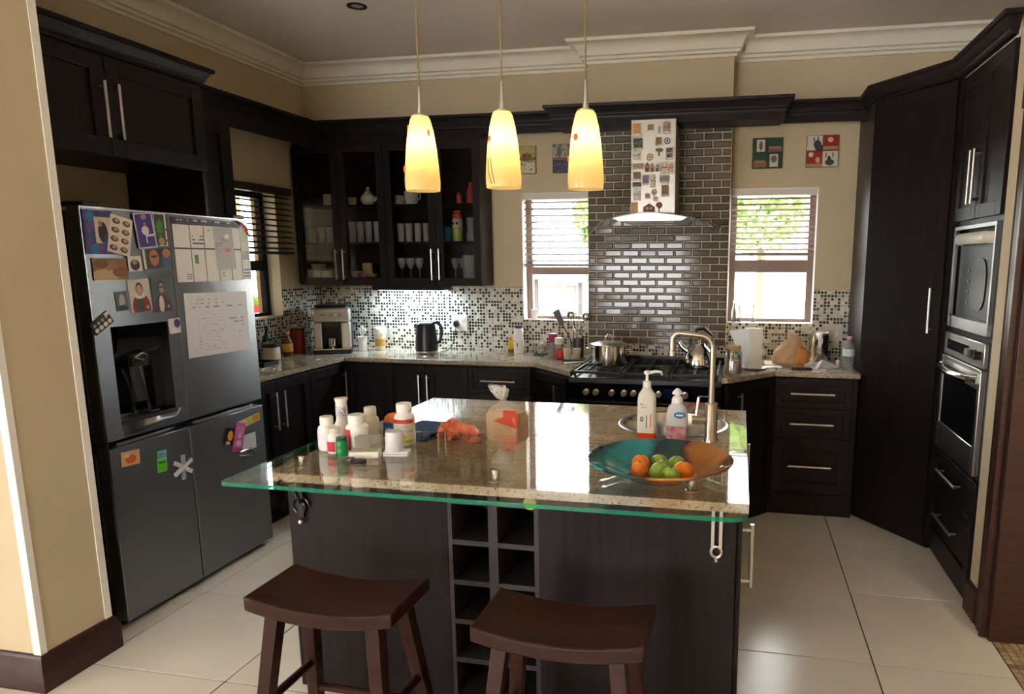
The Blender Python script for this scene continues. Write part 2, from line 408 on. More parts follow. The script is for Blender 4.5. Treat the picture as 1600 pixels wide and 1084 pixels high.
# plaster cornice
prof = [(0,-.135),(.014,-.135),(.02,-.118),(.034,-.112),(.036,-.096),(.05,-.09),(.055,-.066),(.07,-.04),(.098,-.022),(.118,-.018),(.124,0),(0,0)]
prof = [(d, ZC+z) for d, z in prof]
struct(MB().sweep([(XL,2.15),(XL,YB),(-1.03,YB),(-1.03,4.72),(-.08,4.72),(-.08,YB),(XR,YB),(XR,3.19)], prof).build('trim_1', PLASTER), 'cream plaster cornice around the ceiling')
# corner beads and baseboards of the left wall stub
struct(MB().prism([(-2.475,1.861),(-2.441,1.861),(-2.441,1.885),(-2.446,1.885),(-2.446,1.866),(-2.475,1.866)], .13, ZC).build('trim_2', WHITEP), 'white corner bead')
struct(MB().prism([(-2.446,2.125),(-2.441,2.125),(-2.441,2.154),(-2.47,2.154),(-2.47,2.149),(-2.446,2.149)], .13, ZC).build('trim_3', WHITEP), 'white corner bead')
bprof = [(0,0),(.022,0),(.022,.105),(.017,.115),(.017,.125),(.008,.138),(0,.14)]
def base(name, path): return struct(MB().sweep(path, bprof).build(name, BROWN))
base('baseboard_left', [(X0,1.865),(-2.445,1.865),(-2.445,2.15),(-2.5,2.15)])
# right wall stub: baseboard, door lining and architrave
base('baseboard_right', [(1.06,3.19),(1.06,3.045)])
struct(MB().box(1.055,2.90,0,1.225,2.932,2.12).box(1.055,1.928,0,1.225,1.96,2.12).box(1.055,1.93,2.09,1.225,2.93,2.122).build('door_1', BROWN, bevel=.004), 'dark brown timber door lining')
arch = [(0,0),(.03,0),(.03,.02),(.02,.03),(.024,.07),(.015,.085),(.02,.10),(0,.105)]
struct(MB().prism([(1.06-d, 2.932+u) for d,u in arch], 0, 2.23).prism([(1.06-d, 1.928-u) for d,u in arch], 0, 2.23).box(1.035,1.82,2.125,1.06,3.04,2.23).build('trim_4', BROWN), 'dark brown timber architrave')

# mosaic splashbacks
SPL = 1.36
m = MB(); holes_boxes(m, XL, -1.03, .865, SPL, [(LW[0],LW[1],LW[2],SPL)], lambda a,b,c,d: m.box(a, YB-.008, c, b, YB, d))
m.box(XL, 3.26, .865, XL+.008, SW[0], SPL).box(XL, SW[0], .865, XL+.008, SW[1], SW[2]).box(XL, SW[1], .865, XL+.008, YB-.008, SPL)
struct(m.build('trim_5', MOSAIC), 'black and cream mosaic splashback')
m = MB(); holes_boxes(m, -.08, .72, .865, SPL, [(RW[0],RW[1],RW[2],SPL)], lambda a,b,c,d: m.box(a, YB-.008, c, b, YB, d)); struct(m.build('trim_6', MOSAIC), 'black and cream mosaic splashback')
# brick-shaped glass tiles on the chimney breast
BT = [pbr('brick_tile_%d' % i, c, .10, spec=.45) for i, c in enumerate([(.13,.108,.080),(.16,.132,.098),(.11,.092,.070)])]
bk = struct(MB().box(-1.03, 4.714, .985, -.08, 4.7205, 2.46).build('wall_tiled_panel', pbr('brick_grout', (.52,.49,.42), .8)), 'grey brick tiled panel behind the range')
struct(MB().box(-1.03, 4.712, .865, -.08, 4.7205, .985).build('trim_7', MOSAIC), 'strip of mosaic below the brick tiles')
bw, bh = .1188, .0495
def brick_mesh(w, h):
    a = MB(); t = .007; e = .006
    q0 = [(-w/2,0,-h/2),(w/2,0,-h/2),(w/2,0,h/2),(-w/2,0,h/2)]; q1 = [(-w/2+e,-t,-h/2+e),(w/2-e,-t,-h/2+e),(w/2-e,-t,h/2-e),(-w/2+e,-t,h/2-e)]
    return a.hexa(q1, q0)
cache = {}
def brick(cx, z, w):
    k = (round(w,3), random.randrange(3))
    if k in cache: o = cache[k].copy(); C.objects.link(o)
    else: o = brick_mesh(w-.008, bh-.008).build('brick', BT[k[1]]); cache[k] = o
    o.parent = bk; o.location = (cx, 4.714, z); o.rotation_euler = (random.gauss(0,.006), 0, random.gauss(0,.006))
for r in range(29):
    z = .985+bh*(r+.5); 
    if z > 2.44: break
    x = -1.03 - (bw/2 if r % 2 else 0)
    while x < -.082:
        a, b = max(x, -1.03), min(x+bw, -.08)
        if b-a > .02: brick((a+b)/2, z, b-a)
        x += bw

# ------------------------------------------------------------------ windows and blinds
WFRAME = pbr('window_frame', (.20,.135,.11), .4)
def window(name, u0, u1, z0, z1, rail, frame_m, side=False, label=None):
    # local frame: x along the wall, y outwards
    root = bpy.data.objects.new(name, None); C.objects.link(root); struct(root, label)
    if side: root.location = (XL-.0, u1, 0); root.rotation_euler = (0,0,PI/2); L0, L1 = -(u1-u0), 0.0
    else: root.location = (u0, YB, 0); L0, L1 = 0.0, u1-u0
    t = .045; y0, y1 = .095, .135
    MB().box(L0,y0,z0,L0+t,y1,z1).box(L1-t,y0,z0,L1,y1,z1).box(L0+t,y0,z0,L1-t,y1,z0+t*.6).box(L0+t,y0,z1-t,L1-t,y1,z1).build('window_frame', frame_m, root)
    MB().box(L0+t,y0+.005,rail[0],L1-t,y1+.01,rail[1]).build('window_rail', frame_m, root)
    MB().box(L0+t-.005,y0+.018,z0+.02,L1-t+.005,y0+.023,rail[0]+.005).build('pane', PANE, root)
    MB().box(L0+t-.005,y0+.018,rail[1]-.005,L1-t+.005,y0+.023,z1-.03).build('pane', PANE, root)
    MB().box(L0+.001,.0,z0-.012,L1-.001,y0,z0+.004).build('window_sill', WHITEP, root)
    for a in (L0-.0005, L1-.0035): MB().box(a,.0,z0,a+.004,y0,z1).build('window_reveal', WHITEP, root)
    MB().box(L0,.0,z1-.004,L1,y0,z1+.0005).build('window_head', WHITEP, root)
    return root
window('window_1', LW[0], LW[1], LW[2], LW[3], (1.455,1.51), WFRAME, label='window beside the glass fronted wall cabinets')
window('window_2', RW[0], RW[1], RW[2], RW[3], (1.475,1.56), WFRAME, label='window above the drawers on the right')
window('window_3', SW[0], SW[1], SW[2], SW[3], (1.485,1.555), WOOD, side=True, label='narrow dark framed window in the left wall')
def blind(label, loc, rz, w, z1, z0, n, y, slat_m, rail_m, head=.05, d=.046, tilt=.16):
    r = thing('venetian_blind', label, 'blind', loc, rz)
    MB().box(0,y-d/2-.006,z1-head,w,y+d/2+.004,z1).build('headrail', rail_m, r, bevel=.003)
    zs = z1-head-.02; p = (zs-z0-.03)/(n-1)
    s0 = None
    for i in range(n):
        if s0: s = s0.copy(); C.objects.link(s); s.parent = r
        else:
            a = .004; s = s0 = MB().hexa([(.006,-d/2,-a),(w-.006,-d/2,-a),(w-.006,0,a),(.006,0,a)], [(.006,-d/2,-a+.0028),(w-.006,-d/2,-a+.0028),(w-.006,0,a+.0028),(.006,0,a+.0028)]).hexa([(.006,0,a),(w-.006,0,a),(w-.006,d/2,-a),(.006,d/2,-a)], [(.006,0,a+.0028),(w-.006,0,a+.0028),(w-.006,d/2,-a+.0028),(.006,d/2,-a+.0028)]).build('slat', slat_m, r)
        s.location = (0, y, zs-p*i); s.rotation_euler = (tilt,0,0)
    MB().box(.003,y-d/2,z0-.012,w-.003,y+d/2,z0+.008).build('bottom_rail', slat_m, r, bevel=.002)
    for f in (.2, .78): MB().cyl((w*f,y-d/2-.001,z1-head),(w*f,y-d/2-.001,z0),.0012,6).build('ladder_cord', rail_m, r)
    return r
SLAT = pbr('slat_taupe_lit', (.27,.22,.205), .5); SLATD = pbr('slat_dark', (.030,.024,.022), .45); RAILW = pbr('headrail_grey', (.66,.63,.58), .4)  # one slat wood: window glare is put into the paler taupe copy
blind('half raised slatted blind in the window beside the wall cabinets', (LW[0]+.006, YB, 0), 0, .508, 2.035, 1.525, 10, .042, SLAT, RAILW)
blind('half raised slatted blind in the window above the drawers', (RW[0]+.006, YB, 0), 0, .558, 2.035, 1.60, 10, .042, SLAT, RAILW)
blind('dark slatted blind over the narrow window in the left wall', (XL, 3.80, 0), PI/2, .775, 2.06, 1.61, 10, -.034, SLATD, SLATD)

# ------------------------------------------------------------------ outside
GROUND = pbr('paving', (.62,.60,.55), .8); OUTW = pbr('outside_wall', (.78,.72,.64), .8); LEAF = pbr('leaf', (.26,.40,.12), .6, var=.4, scale=(9,9,9)); BARK = pbr('bark', (.10,.07,.05), .8)
struct(MB().box(-30, YB+.22, -.3, 30, 40, -.15).box(-30, 2.2, -.3, XL-.22, YB+.22, -.15).build('ground', GROUND))
o = MB().box(-8,12,-.15,9,12.2,1.35).box(-8,11.97,1.35,9,12.23,1.42).build('garden_wall', OUTW); tag(o, 'pale rendered garden wall outside behind the windows', 'wall')
def leafy(name, label, cat, x, y, zc, rx, rz, n, trunk=True, sz=.11):
    r = thing(name, label, cat, (x,y,-.15))
    m = MB()
    for i in range(n):
        d = Vector((random.gauss(0,1), random.gauss(0,1), random.gauss(0,1))).normalized()*random.uniform(.35,1)**.5
        c = Vector((d.x*rx, d.y*rx, zc+.15+d.z*rz)); a = Vector((random.gauss(0,1), random.gauss(0,1), random.gauss(0,1))).normalized(); b = a.cross(Vector((.3,.5,.8))).normalized()
        s = sz*random.uniform(.6,1.3)
        m.add([c-a*s, c+b*s*.45, c+a*s, c-b*s*.45], [(0,1,2,3)])
    f = m.build('foliage', LEAF, r); f['kind'] = 'stuff'
    if trunk: MB().tube([(0,0,0),(.05,0,(zc+.15)*.5),(0,.03,zc+.15+rz*.3)],[.09,.07,.03],8).build('trunk', BARK, r)
leafy('tree', 'green leafy tree outside the window above the drawers', 'tree', .25, 10.2, 2.35, .62, .70, 1500)
leafy('tree', 'leafy shrub outside the window beside the wall cabinets', 'tree', -2.1, 10.9, 2.3, .5, .62, 900)
r = thing('house', 'pinkish house seen beyond the tree through the blind', 'house', (2.0, 15, -.15))
MB().box(-1.6,0,0,2.5,3,4.2).build('wall', pbr('house_wall', (.62,.36,.34), .8), r)
MB().prism_y([(-1.8,4.2),(2.7,4.2),(.45,5.6)], -.2, 3.2).build('roof', pbr('house_roof', (.22,.09,.06), .8), r)
MB().box(-.6,-.03,1.6,.4,.02,2.7).build('window', pbr('house_window', (.05,.06,.07), .1), r)
r = thing('garden_shelter', 'pale outdoor shelter with doors seen through the window', 'shed', (-2.75, 9.1, -.15))
GAZ = pbr('shelter_grey', (.05,.05,.055), .6); GAZL = pbr('shelter_light', (.14,.14,.145), .6)
MB().hexa([(-.5,-.1,1.50),(.72,-.1,1.42),(.72,1.2,1.42),(-.5,1.2,1.50)], [(-.5,-.1,1.56),(.72,-.1,1.46),(.72,1.2,1.46),(-.5,1.2,1.56)]).build('roof', GAZL, r)
for x in (-.45,.0,.62): MB().box(x,0,0,x+.06,.06,1.46).build('post', GAZ, r)
for x in (.08,.26,.44): MB().box(x,.04,0,x+.15,.08,1.38).build('door_panel', GAZL, r)
# outside the narrow left window
o = MB().box(-5.2,2.5,-.15,-5.0,6.35,6.0).build('neighbour_wall', pbr('neighbour_wall', (.17,.12,.07), .8)); tag(o, 'warm beige wall outside the narrow left window', 'wall')
o = MB().box(-4.9,6.42,-.15,-4.7,8.4,5.0).build('timber_fence', pbr('fence_brown', (.16,.11,.075), .7, var=.3, scale=(2,30,2))); tag(o, 'brown timber fence outside the narrow left window', 'fence')
r = thing('red_planter', 'red planter outside the narrow left window', 'planter', (-4.66,6.08,-.15))
MB().lathe([(.13,0),(.17,1.22),(.18,1.27),(.16,1.27),(.15,1.2)],20).build('pot', REDP, r)
m = MB()
for i in range(120):
    a = random.uniform(0,2*PI); q = random.uniform(0,.15); h = random.uniform(.05,.28)
    c = Vector((q*math.cos(a), q*math.sin(a), 1.2)); t = c+Vector((.09*math.cos(a), .09*math.sin(a), h))
    m.add([c, (c+t)/2+Vector((.012,0,0)), t, (c+t)/2-Vector((.012,0,0))], [(0,1,2,3)])
f = m.build('foliage', LEAF, r); f['kind'] = 'stuff'

# ================================================================== fitted furniture
def bar_handle(parent, x, z, ln, vert=True, y=-.02, r=.0065, off=.032):
    m = MB(); h = ln/2
    if vert: m.cyl((x,y-off,z-h),(x,y-off,z+h),r,10); ends = [(x,z-h+.02),(x,z+h-.02)]
    else: m.cyl((x-h,y-off,z),(x+h,y-off,z),r,10); ends = [(x-h+.02,z),(x+h-.02,z)]
    for ex, ez in ends: m.cyl((ex,y+.001,ez),(ex,y-off,ez),r*.8,8)
    return m.build('handle', STEEL, parent)
def shaker(parent, name, x0, z0, x1, z1, t=.02, st=.06, handle=None, mat=None, pane=None, flat=False):
    mat = mat or WOOD
    if flat: m = MB().box(x0,-t,z0,x1,0,z1)
    else:
        m = MB().box(x0,-t,z0,x0+st,0,z1).box(x1-st,-t,z0,x1,0,z1).box(x0+st,-t,z0,x1-st,0,z0+st).box(x0+st,-t,z1-st,x1-st,0,z1)
        if not pane: m.box(x0+st,-t*.45,z0+st,x1-st,-.001,z1-st)
    d = m.build(name, mat, parent, bevel=.0015)
    if pane: MB().box(x0+st-.004,-t*.7,z0+st-.004,x1-st+.004,-t*.5,z1-st+.004).build('pane', pane, d)
    if handle: bar_handle(d, *handle, y=-t)
    return d
g = .0025
# --- base run along the back wall, front at y = 4.34
def base_unit(label, loc, rz, w, depth, top=.863, kick=.09, cut=None):
    r = thing('base_cabinet', label, 'cabinet', loc, rz)
    MB().box(.001,.0,.0,w-.001,depth,top).build('carcass', WOOD, r)
    return r
YF = 4.335
r = base_unit('dark base cabinet with a plain door in the corner beside the coffee machine', (-2.675,YF,0), 0, .289, .52); shaker(r,'door',g,.10,.289-g,.85,handle=(.24,.70,.0001) if False else None)
r = base_unit('dark base cabinet with two upright bar handles below the kettle', (-2.386,YF,0), 0, .613, .52)
shaker(r,'door',g,.10,.309-g,.85, handle=(.269,.69,.20)); shaker(r,'door',.309+g,.10,.613-g,.85, handle=(.330,.69,.20))
r = base_unit('dark drawer unit under the left window counter', (-1.773,YF,0), 0, .44, .52)
shaker(r,'drawer',g,.675,.44-g,.85,st=.035,handle=(.22,.765,.24,False)); shaker(r,'drawer',g,.39,.44-g,.67,st=.045,handle=(.22,.53,.24,False)); shaker(r,'drawer',g,.10,.44-g,.385,st=.045,handle=(.22,.25,.24,False))
# angled units either side of the range
def angled(label, a, b, back, hx, top=.863):
    a, b = Vector(a), Vector(b); L = (b-a).length; rz = math.atan2(b.y-a.y, b.x-a.x)
    r = thing('angled_cabinet', label, 'cabinet', (a.x,a.y,0), rz)
    M = Matrix.Rotation(-rz,4,'Z') @ Matrix.Translation((-a.x,-a.y,0))
    poly = [tuple((M @ Vector((x,y,0))).to_2d()) for x,y in [tuple(a),tuple(b)]+back]
    MB().prism(poly, 0, top).build('carcass', WOOD, r)
    shaker(r,'door',.006,.10,L-.006,.85,st=.05,handle=(hx*L,.72,.16))
    return r
angled('angled dark corner cabinet left of the range cooker', (-1.325,4.33), (-1.0,4.01), [(-1.0,4.70),(-1.325,4.70)], .80)
angled('angled dark corner cabinet right of the range cooker', (-.065,3.94), (.215,4.255), [(.215,4.70),(-.065,4.70)], .22)
# right drawer unit
YR = 4.275
r = base_unit('three drawer dark unit under the right hand counter', (.217,YR,0), 0, .49, .58)
MB().box(0,-.019,0,.012,0,.863).box(.462,-.019,0,.49,0,.863).box(.012,-.019,0,.462,0,.135).build('face_frame', WOOD, r)
shaker(r,'drawer',.014,.672,.46,.855,st=.04,handle=(.232,.765,.255,False)); shaker(r,'drawer',.014,.488,.46,.668,st=.04,handle=(.232,.58,.255,False)); shaker(r,'drawer',.014,.14,.46,.484,st=.065,handle=(.232,.315,.255,False))
# --- base run along the left wall, front at x = -2.70
r = base_unit('dark base cabinet with twin bar handles beside the fridge', (-2.70,3.262,0), PI/2, .65, .52)
shaker(r,'door',g,.10,.316-g,.85,handle=(.278,.675,.225)); shaker(r,'door',.316+g,.10,.65-g,.85,handle=(.352,.675,.225))
r = base_unit('dark base cabinet running into the corner below the jars', (-2.70,3.914,0), PI/2, .40, .52)
shaker(r,'door',g,.10,.40-g,.85,handle=(.355,.70,.2))
# --- counters
o = MB().prism([(XL+.009,3.262),(-2.675,3.262),(-2.675,4.305),(-1.305,4.305),(-1.0,4.0),(-.988,4.0),(-.988,4.711),(-1.031,4.711),(-1.031,4.861),(XL+.009,4.861)], .865, .895).build('worktop', COUNTER, bevel=.004)
tag(o, 'polished stone worktop along the left and back walls', 'worktop')
o = MB().prism([(-.082,3.925),(-.05,3.925),(.225,4.24),(.716,4.24),(.716,4.861),(-.079,4.861),(-.079,4.711),(-.082,4.711)], .865, .895).build('worktop', COUNTER, bevel=.004)
tag(o, 'polished stone worktop right of the range', 'worktop')

# --- wall cabinets with glass doors (front y = 4.64)
YU = 4.645
def glass_cab(label, x0, xs, hs):
    W = xs[-1]-x0; r = thing('wall_cabinet', label, 'cabinet', (x0,YU,1.378)); D = .21
    H = 1.06; T = .016
    MB().box(0,0,0,T,D,H).build('side_panel', WOOD, r); MB().box(W-T,0,0,W,D,H).build('side_panel', WOOD, r)
    MB().box(T,0,0,W-T,D,.045).build('bottom_panel', WOOD, r); MB().box(T,0,H-.08,W-T,D,H).build('top_panel', WOOD, r)
    MB().box(T,D-.01,.045,W-T,D,H-.08).build('back_panel', WOOD, r)
    for z in (.310,.572): MB().box(T,.012,z-.012,W-T,D-.01,z).build('shelf', WOOD, r)
    for i in range(len(xs)):
        a = (x0 if i == 0 else xs[i-1])-x0; b = xs[i]-x0
        shaker(r,'door',a+.002,.003,b-.002,.985,st=.052,pane=DOORGLASS,handle=(a+.028 if hs[i] < 0 else b-.028,.15,.215))
    return r
glass_cab('glass fronted dark wall cabinet in the corner above the coffee machine', -3.20, [-2.845,-2.487], [1,-1])
glass_cab('glass fronted dark wall cabinet beside the left back window', -2.485, [-2.104,-1.77], [1,-1])
r = thing('under_cabinet_lamp', 'dark box lamp under the wall cabinets lighting the mosaic', 'lamp', (-2.365,4.75,1.3775))
MB().box(-.27,-.09,-.035,.27,.09,0).build('housing', WOOD, r)
MB().box(-.25,-.03,-.039,.25,.07,-.034).build('diffuser', pbr('lamp_diffuser', (.9,.95,1), .5, emit=((.75,.9,1),3)), r)
ld = bpy.data.lights.new('under_cabinet_light', 'AREA'); ld.shape = 'RECTANGLE'; ld.size = .48; ld.size_y = .09; ld.energy = 3.6; ld.color = (.72,.88,1)
lo = bpy.data.objects.new('under_cabinet_light', ld); C.objects.link(lo); lo.parent = r; lo.location = (0,.02,-.045)

# --- narrow upper cabinet, pelmets and cornice in dark wood
r = thing('narrow_wall_cabinet', 'narrow dark wall cabinet between the fridge and the left window', 'cabinet', (-3.01,3.268,1.38), PI/2)
MB().box(0,0,0,.495,.225,1.06).build('carcass', WOOD, r); shaker(r,'door',.004,.004,.491,.985,st=.085)
r = thing('pelmet', 'dark wood pelmet and cornice running above the cabinets', 'pelmet', (0,0,0))
cp = [(0,2.438),(.006,2.438),(.008,2.452),(.016,2.458),(.018,2.47),(.034,2.492),(.038,2.5),(.048,2.504),(.05,2.522),(-.02,2.522),(-.02,2.438)]
path = [(-2.745,2.16),(-2.745,3.268),(-3.01,3.268),(-3.01,4.625),(-1.21,4.625),(-1.21,4.47),(.235,4.47),(.235,4.625),(.72,4.625),(.72,4.325),(1.03,3.862),(1.03,3.195),(1.05,3.195)]
MB().sweep(path, cp).build('cornice', WOOD, r)
fp = lambda z0: [(0,z0),(0,2.438),(-.02,2.438),(-.02,z0)]
MB().sweep([(-3.01,3.765),(-3.01,4.62)], fp(2.345)).build('fascia', WOOD, r)
MB().sweep([(-1.768,4.625),(-1.21,4.625),(-1.21,4.47),(.235,4.47),(.235,4.625),(.72,4.625)], fp(2.395)).build('fascia', WOOD, r)
MB().box(-1.768,4.645,2.425,.72,4.712,2.438).build('top_board', WOOD, r)
MB().box(-3.235,3.768,2.425,-3.03,4.63,2.438).build('top_board', WOOD, r)
MB().box(-1.19,4.49,2.397,.215,4.711,2.41).build('soffit', WOOD, r)

# --- cabinet over the fridge
r = thing('fridge_cabinet', 'dark two door cabinet built in above the fridge', 'cabinet', (-2.76,2.165,0), PI/2)
MB().box(0,0,2.01,1.096,.47,2.438).build('carcass', WOOD, r)
MB().box(1.076,-.0,.0,1.096,.47,2.01).build('side_panel', WOOD, r)
shaker(r,'door',.006,2.014,.527,2.432,st=.07,handle=(.527-.032,2.2,.235)); shaker(r,'door',.532,2.014,1.096,2.432,st=.07,handle=(.532+.034,2.2,.235))

# --- tall corner larder and oven housing
def larder():
    a, b = Vector((.722,4.318)), Vector((1.045,3.868)); L = (b-a).length; rz = math.atan2(b.y-a.y, b.x-a.x)
    r = thing('corner_larder', 'tall dark corner larder with one diagonal door', 'cabinet', (a.x,a.y,0), rz)
    M = Matrix.Rotation(-rz,4,'Z') @ Matrix.Translation((-a.x,-a.y,0))
    P = lambda x,y: tuple((M @ Vector((x,y,0))).to_2d())
    MB().prism([P(.722,4.318),P(1.045,3.868),P(1.66,3.868),P(1.66,4.86),P(.722,4.86)], 0, 2.438).build('carcass', WOOD, r)
    shaker(r,'door',.012,.012,L-.012,2.43,st=.09,flat=True,handle=(L-.055,1.295,.235))
larder()
r = thing('oven_housing', 'tall dark oven housing at the right with two small doors on top', 'cabinet', (1.068,3.862,0), -PI/2)
W = .662
m = MB(); holes_boxes(m, 0, W, .0, 2.438, [(.035,W-.035,.60,1.20),(.035,W-.035,1.225,1.72)], lambda a,b,c,d: m.box(a,0,c,b,.56,d)); m.box(.03,.50,.55,W-.03,.56,1.75); m.build('carcass', WOOD, r)
shaker(r,'door',.008,1.745,W*.5-g,2.43,st=.06,handle=(W*.5-.03,1.93,.24)); shaker(r,'door',W*.5+g,1.745,W-.008,2.43,st=.06,handle=(W*.5+.03,1.93,.24))
shaker(r,'drawer',.008,.345,W-.008,.58,st=.05,handle=(W*.5,.50,.30,False)); shaker(r,'drawer',.008,.10,W-.008,.34,st=.05,handle=(W*.5,.265,.30,False))
# oven
r = thing('built_in_oven', 'built in steel oven with knobs and bowed handle', 'oven', (1.068,3.862-.036,.601), -PI/2)
OW = W-.072
MB().box(0,.0,0,OW,.45,.597).build('body', BLACKM, r)
MB().box(0,-.022,.485,OW,0,.597).build('control_panel', STEEL, r, bevel=.004)
MB().box(.06,-.024,.515,OW-.20,-.021,.565).build('display', BLACKG, r)
for x in (OW-.16,OW-.10,OW-.045): MB().cyl((x,-.022,.54),(x,-.05,.54),.019,16).build('knob', BLACKP if x > OW-.12 else STEEL, r)
d = MB().box(0,-.028,.0,.03,0,.478).box(OW-.03,-.028,.0,OW,0,.478).box(.03,-.028,0,OW-.03,0,.13).box(.03,-.028,.39,OW-.03,0,.478).build('door', STEEL, r, bevel=.003)
MB().box(.03,-.024,.13,OW-.03,-.012,.39).build('pane', BLACKG, d)
MB().tube([(.03,-.03,.43),(.06,-.06,.428),(OW*.5,-.078,.42),(OW-.06,-.06,.428),(OW-.03,-.03,.43)], .014, 10, flat=1.3).build('handle', CHROME, d)
# microwave
r = thing('microwave', 'black built in microwave with a steel surround', 'microwave', (1.068,3.862-.036,1.226), -PI/2)
MB().box(0,.03,0,OW,.45,.493).build('body', BLACKM, r)
MB().box(0,-.018,0,OW,.0,.055).box(0,-.018,.475,OW,0,.493).box(0,-.018,.055,.02,0,.475).box(OW-.02,-.018,.055,OW,0,.475).build('surround', pbr('mw_surround',(.30,.30,.30),.35,1), r, bevel=.002)
d = MB().box(.05,.005,.06,OW-.022,.028,.455).build('door', pbr('mw_black',(.008,.008,.009),.35,spec=.2), r)
MB().tube([(.08,.0,.425),(.12,-.03,.428),(OW-.08,-.03,.428),(OW-.05,0,.425)], .017, 10, flat=1.6).build('handle', CREAM, d)
MB().loft([(0,.10,.12,0,0,3),(.004,.10,.12,0,0,3)],24).xf(Matrix.Translation((OW*.6,.004,.22)) @ Matrix.Rotation(PI/2,4,'X')).build('door_window', pbr('mw_window', (.025,.025,.028), .35, spec=.25), d)
for k in range(4): MB().cyl((OW*.36,.005,.13+.05*k),(OW*.36,.0,.13+.05*k),.008,10).build('button', pbr('mw_button', (.25,.25,.26), .4), d)

# ================================================================== range cooker and hood
r = thing('range_cooker', 'wide black range cooker with gas hob and round knobs', 'cooker', (-.985,3.965,0))
RWd = .90
MB().box(0,.01,.06,RWd,.70,.858).build('body', BLACKP, r)
for x in (.03,RWd-.07):
    for y in (.05,.6): MB().box(x,y,0,x+.04,y+.04,.06).build('foot', BLACKP, r)
MB().box(-.002,-.006,.835,RWd+.002,.01,.862).build('front_trim', pbr('range_trim', (.09,.09,.10), .25, .8), r, bevel=.003)
pn = MB().box(0,-.004,.735,RWd,.01,.834).build('control_panel', BLACKG, r)
for x in (.106,.166,.262,.335,.392,.540,.695):
    k = MB().cyl((x,-.004,.782),(x,-.012,.782),.021,20).build('knob_collar', CHROME, r)
    MB().lathe([(.0175,0),(.017,.018),(.013,.022),(.0,.022)],20).xf(Matrix.Translation((x,-.012,.782)) @ Matrix.Rotation(PI/2,4,'X')).build('knob', pbr('knob_metal', (.62,.52,.38), .3, .9), k)
MB().box(.565,-.006,.752,.64,-.0035,.815).build('clock_display', pbr('clock_blue', (.01,.015,.06), .05), r)
MB().box(.77,-.0055,.772,.83,-.0035,.782).build('lettering', print_mat('range_brand', (.006,.006,.008), [('s',.5,.5,.48,.9,1,.62,(.6,.6,.62))]), r)
d = MB().box(.01,-.012,.16,RWd-.01,.01,.728).build('door', BLACKG, r, bevel=.004)
bar_handle(d, RWd*.5, .69, .78, False, y=-.012, r=.010, off=.045)
MB().box(0,.0,.858,RWd,.70,.866).build('hob_plate', pbr('hob_black', (.018,.018,.02), .3), r, bevel=.003)
MB().box(0,.67,.866,RWd,.70,.915).build('back_upstand', BLACKP, r)
for i, (cx, cyy, rad) in enumerate([(.16,.19,.045),(.16,.50,.038),(.45,.35,.065),(.74,.19,.038),(.74,.50,.045)]):
    b = MB().lathe([(rad,0),(rad,.012),(rad*.8,.016),(rad*.8,.022),(rad*.6,.026),(0,.026)],20,(cx,cyy,.866)).build('burner', IRON, r)
for gx in (.02,.31,.60):
    m = MB(); a, b = gx, gx+.28
    for yy in (.04,.35,.645): m.box(a,yy-.006,.885,b,yy+.006,.90)
    for xx in (a+.006,(a+b)/2,b-.006): m.box(xx-.006,.04,.885,xx+.006,.645,.90)
    for xx in (a+.075,b-.075):
        m.box(xx-.005,.10,.888,xx+.005,.28,.90); m.box(xx-.005,.41,.888,xx+.005,.59,.90)
    for xx in (a+.006,b-.006):
        for yy in (.046,.64): m.box(xx-.006,yy-.006,.866,xx+.006,yy+.006,.886)
    m.build('pan_support', IRON, r)

r = thing('cooker_hood', 'steel chimney cooker hood with a curved glass canopy', 'hood', (-.545,4.708,1.72))
MB().box(-.145,-.288,.115,.133,0,.69).build('chimney', pbr('hood_steel', (.44,.425,.40), .34, .9), r, bevel=.002)
def arc(x): return .122 - .10*(x/.46)**2
n = 28; top = []; vv = []; ff = []
for i in range(n+1):
    x = -.465+.93*i/n
    yf = -.50+.10*(x/.465)**2
    for yy, dz in ((yf,0),(0.0,0),(0.0,-.006),(yf,-.006)): vv.append((x,yy,arc(x)+dz))
for i in range(n):
    for k in range(4): ff.append((i*4+k,i*4+(k+1)%4,(i+1)*4+(k+1)%4,(i+1)*4+k))
ff += [(0,1,2,3),(n*4+3,n*4+2,n*4+1,n*4)]
MB().add(vv, ff, True).build('glass_canopy', HOODGLASS, r)
MB().prism_y([(-.225+.45*i/16, arc(-.225+.45*i/16)-.008) for i in range(17)]+[(.19,arc(.225)-.026),(-.19,arc(.225)-.026)], -.46, -.01).build('steel_body', STEEL, r)
for x in (-.12,.10): MB().lathe([(.028,0),(.028,.004),(0,.004)],16,(x,-.30,arc(.225)-.0305)).build('lamp', pbr('hood_lamp', (.8,.75,.6), .3), r)

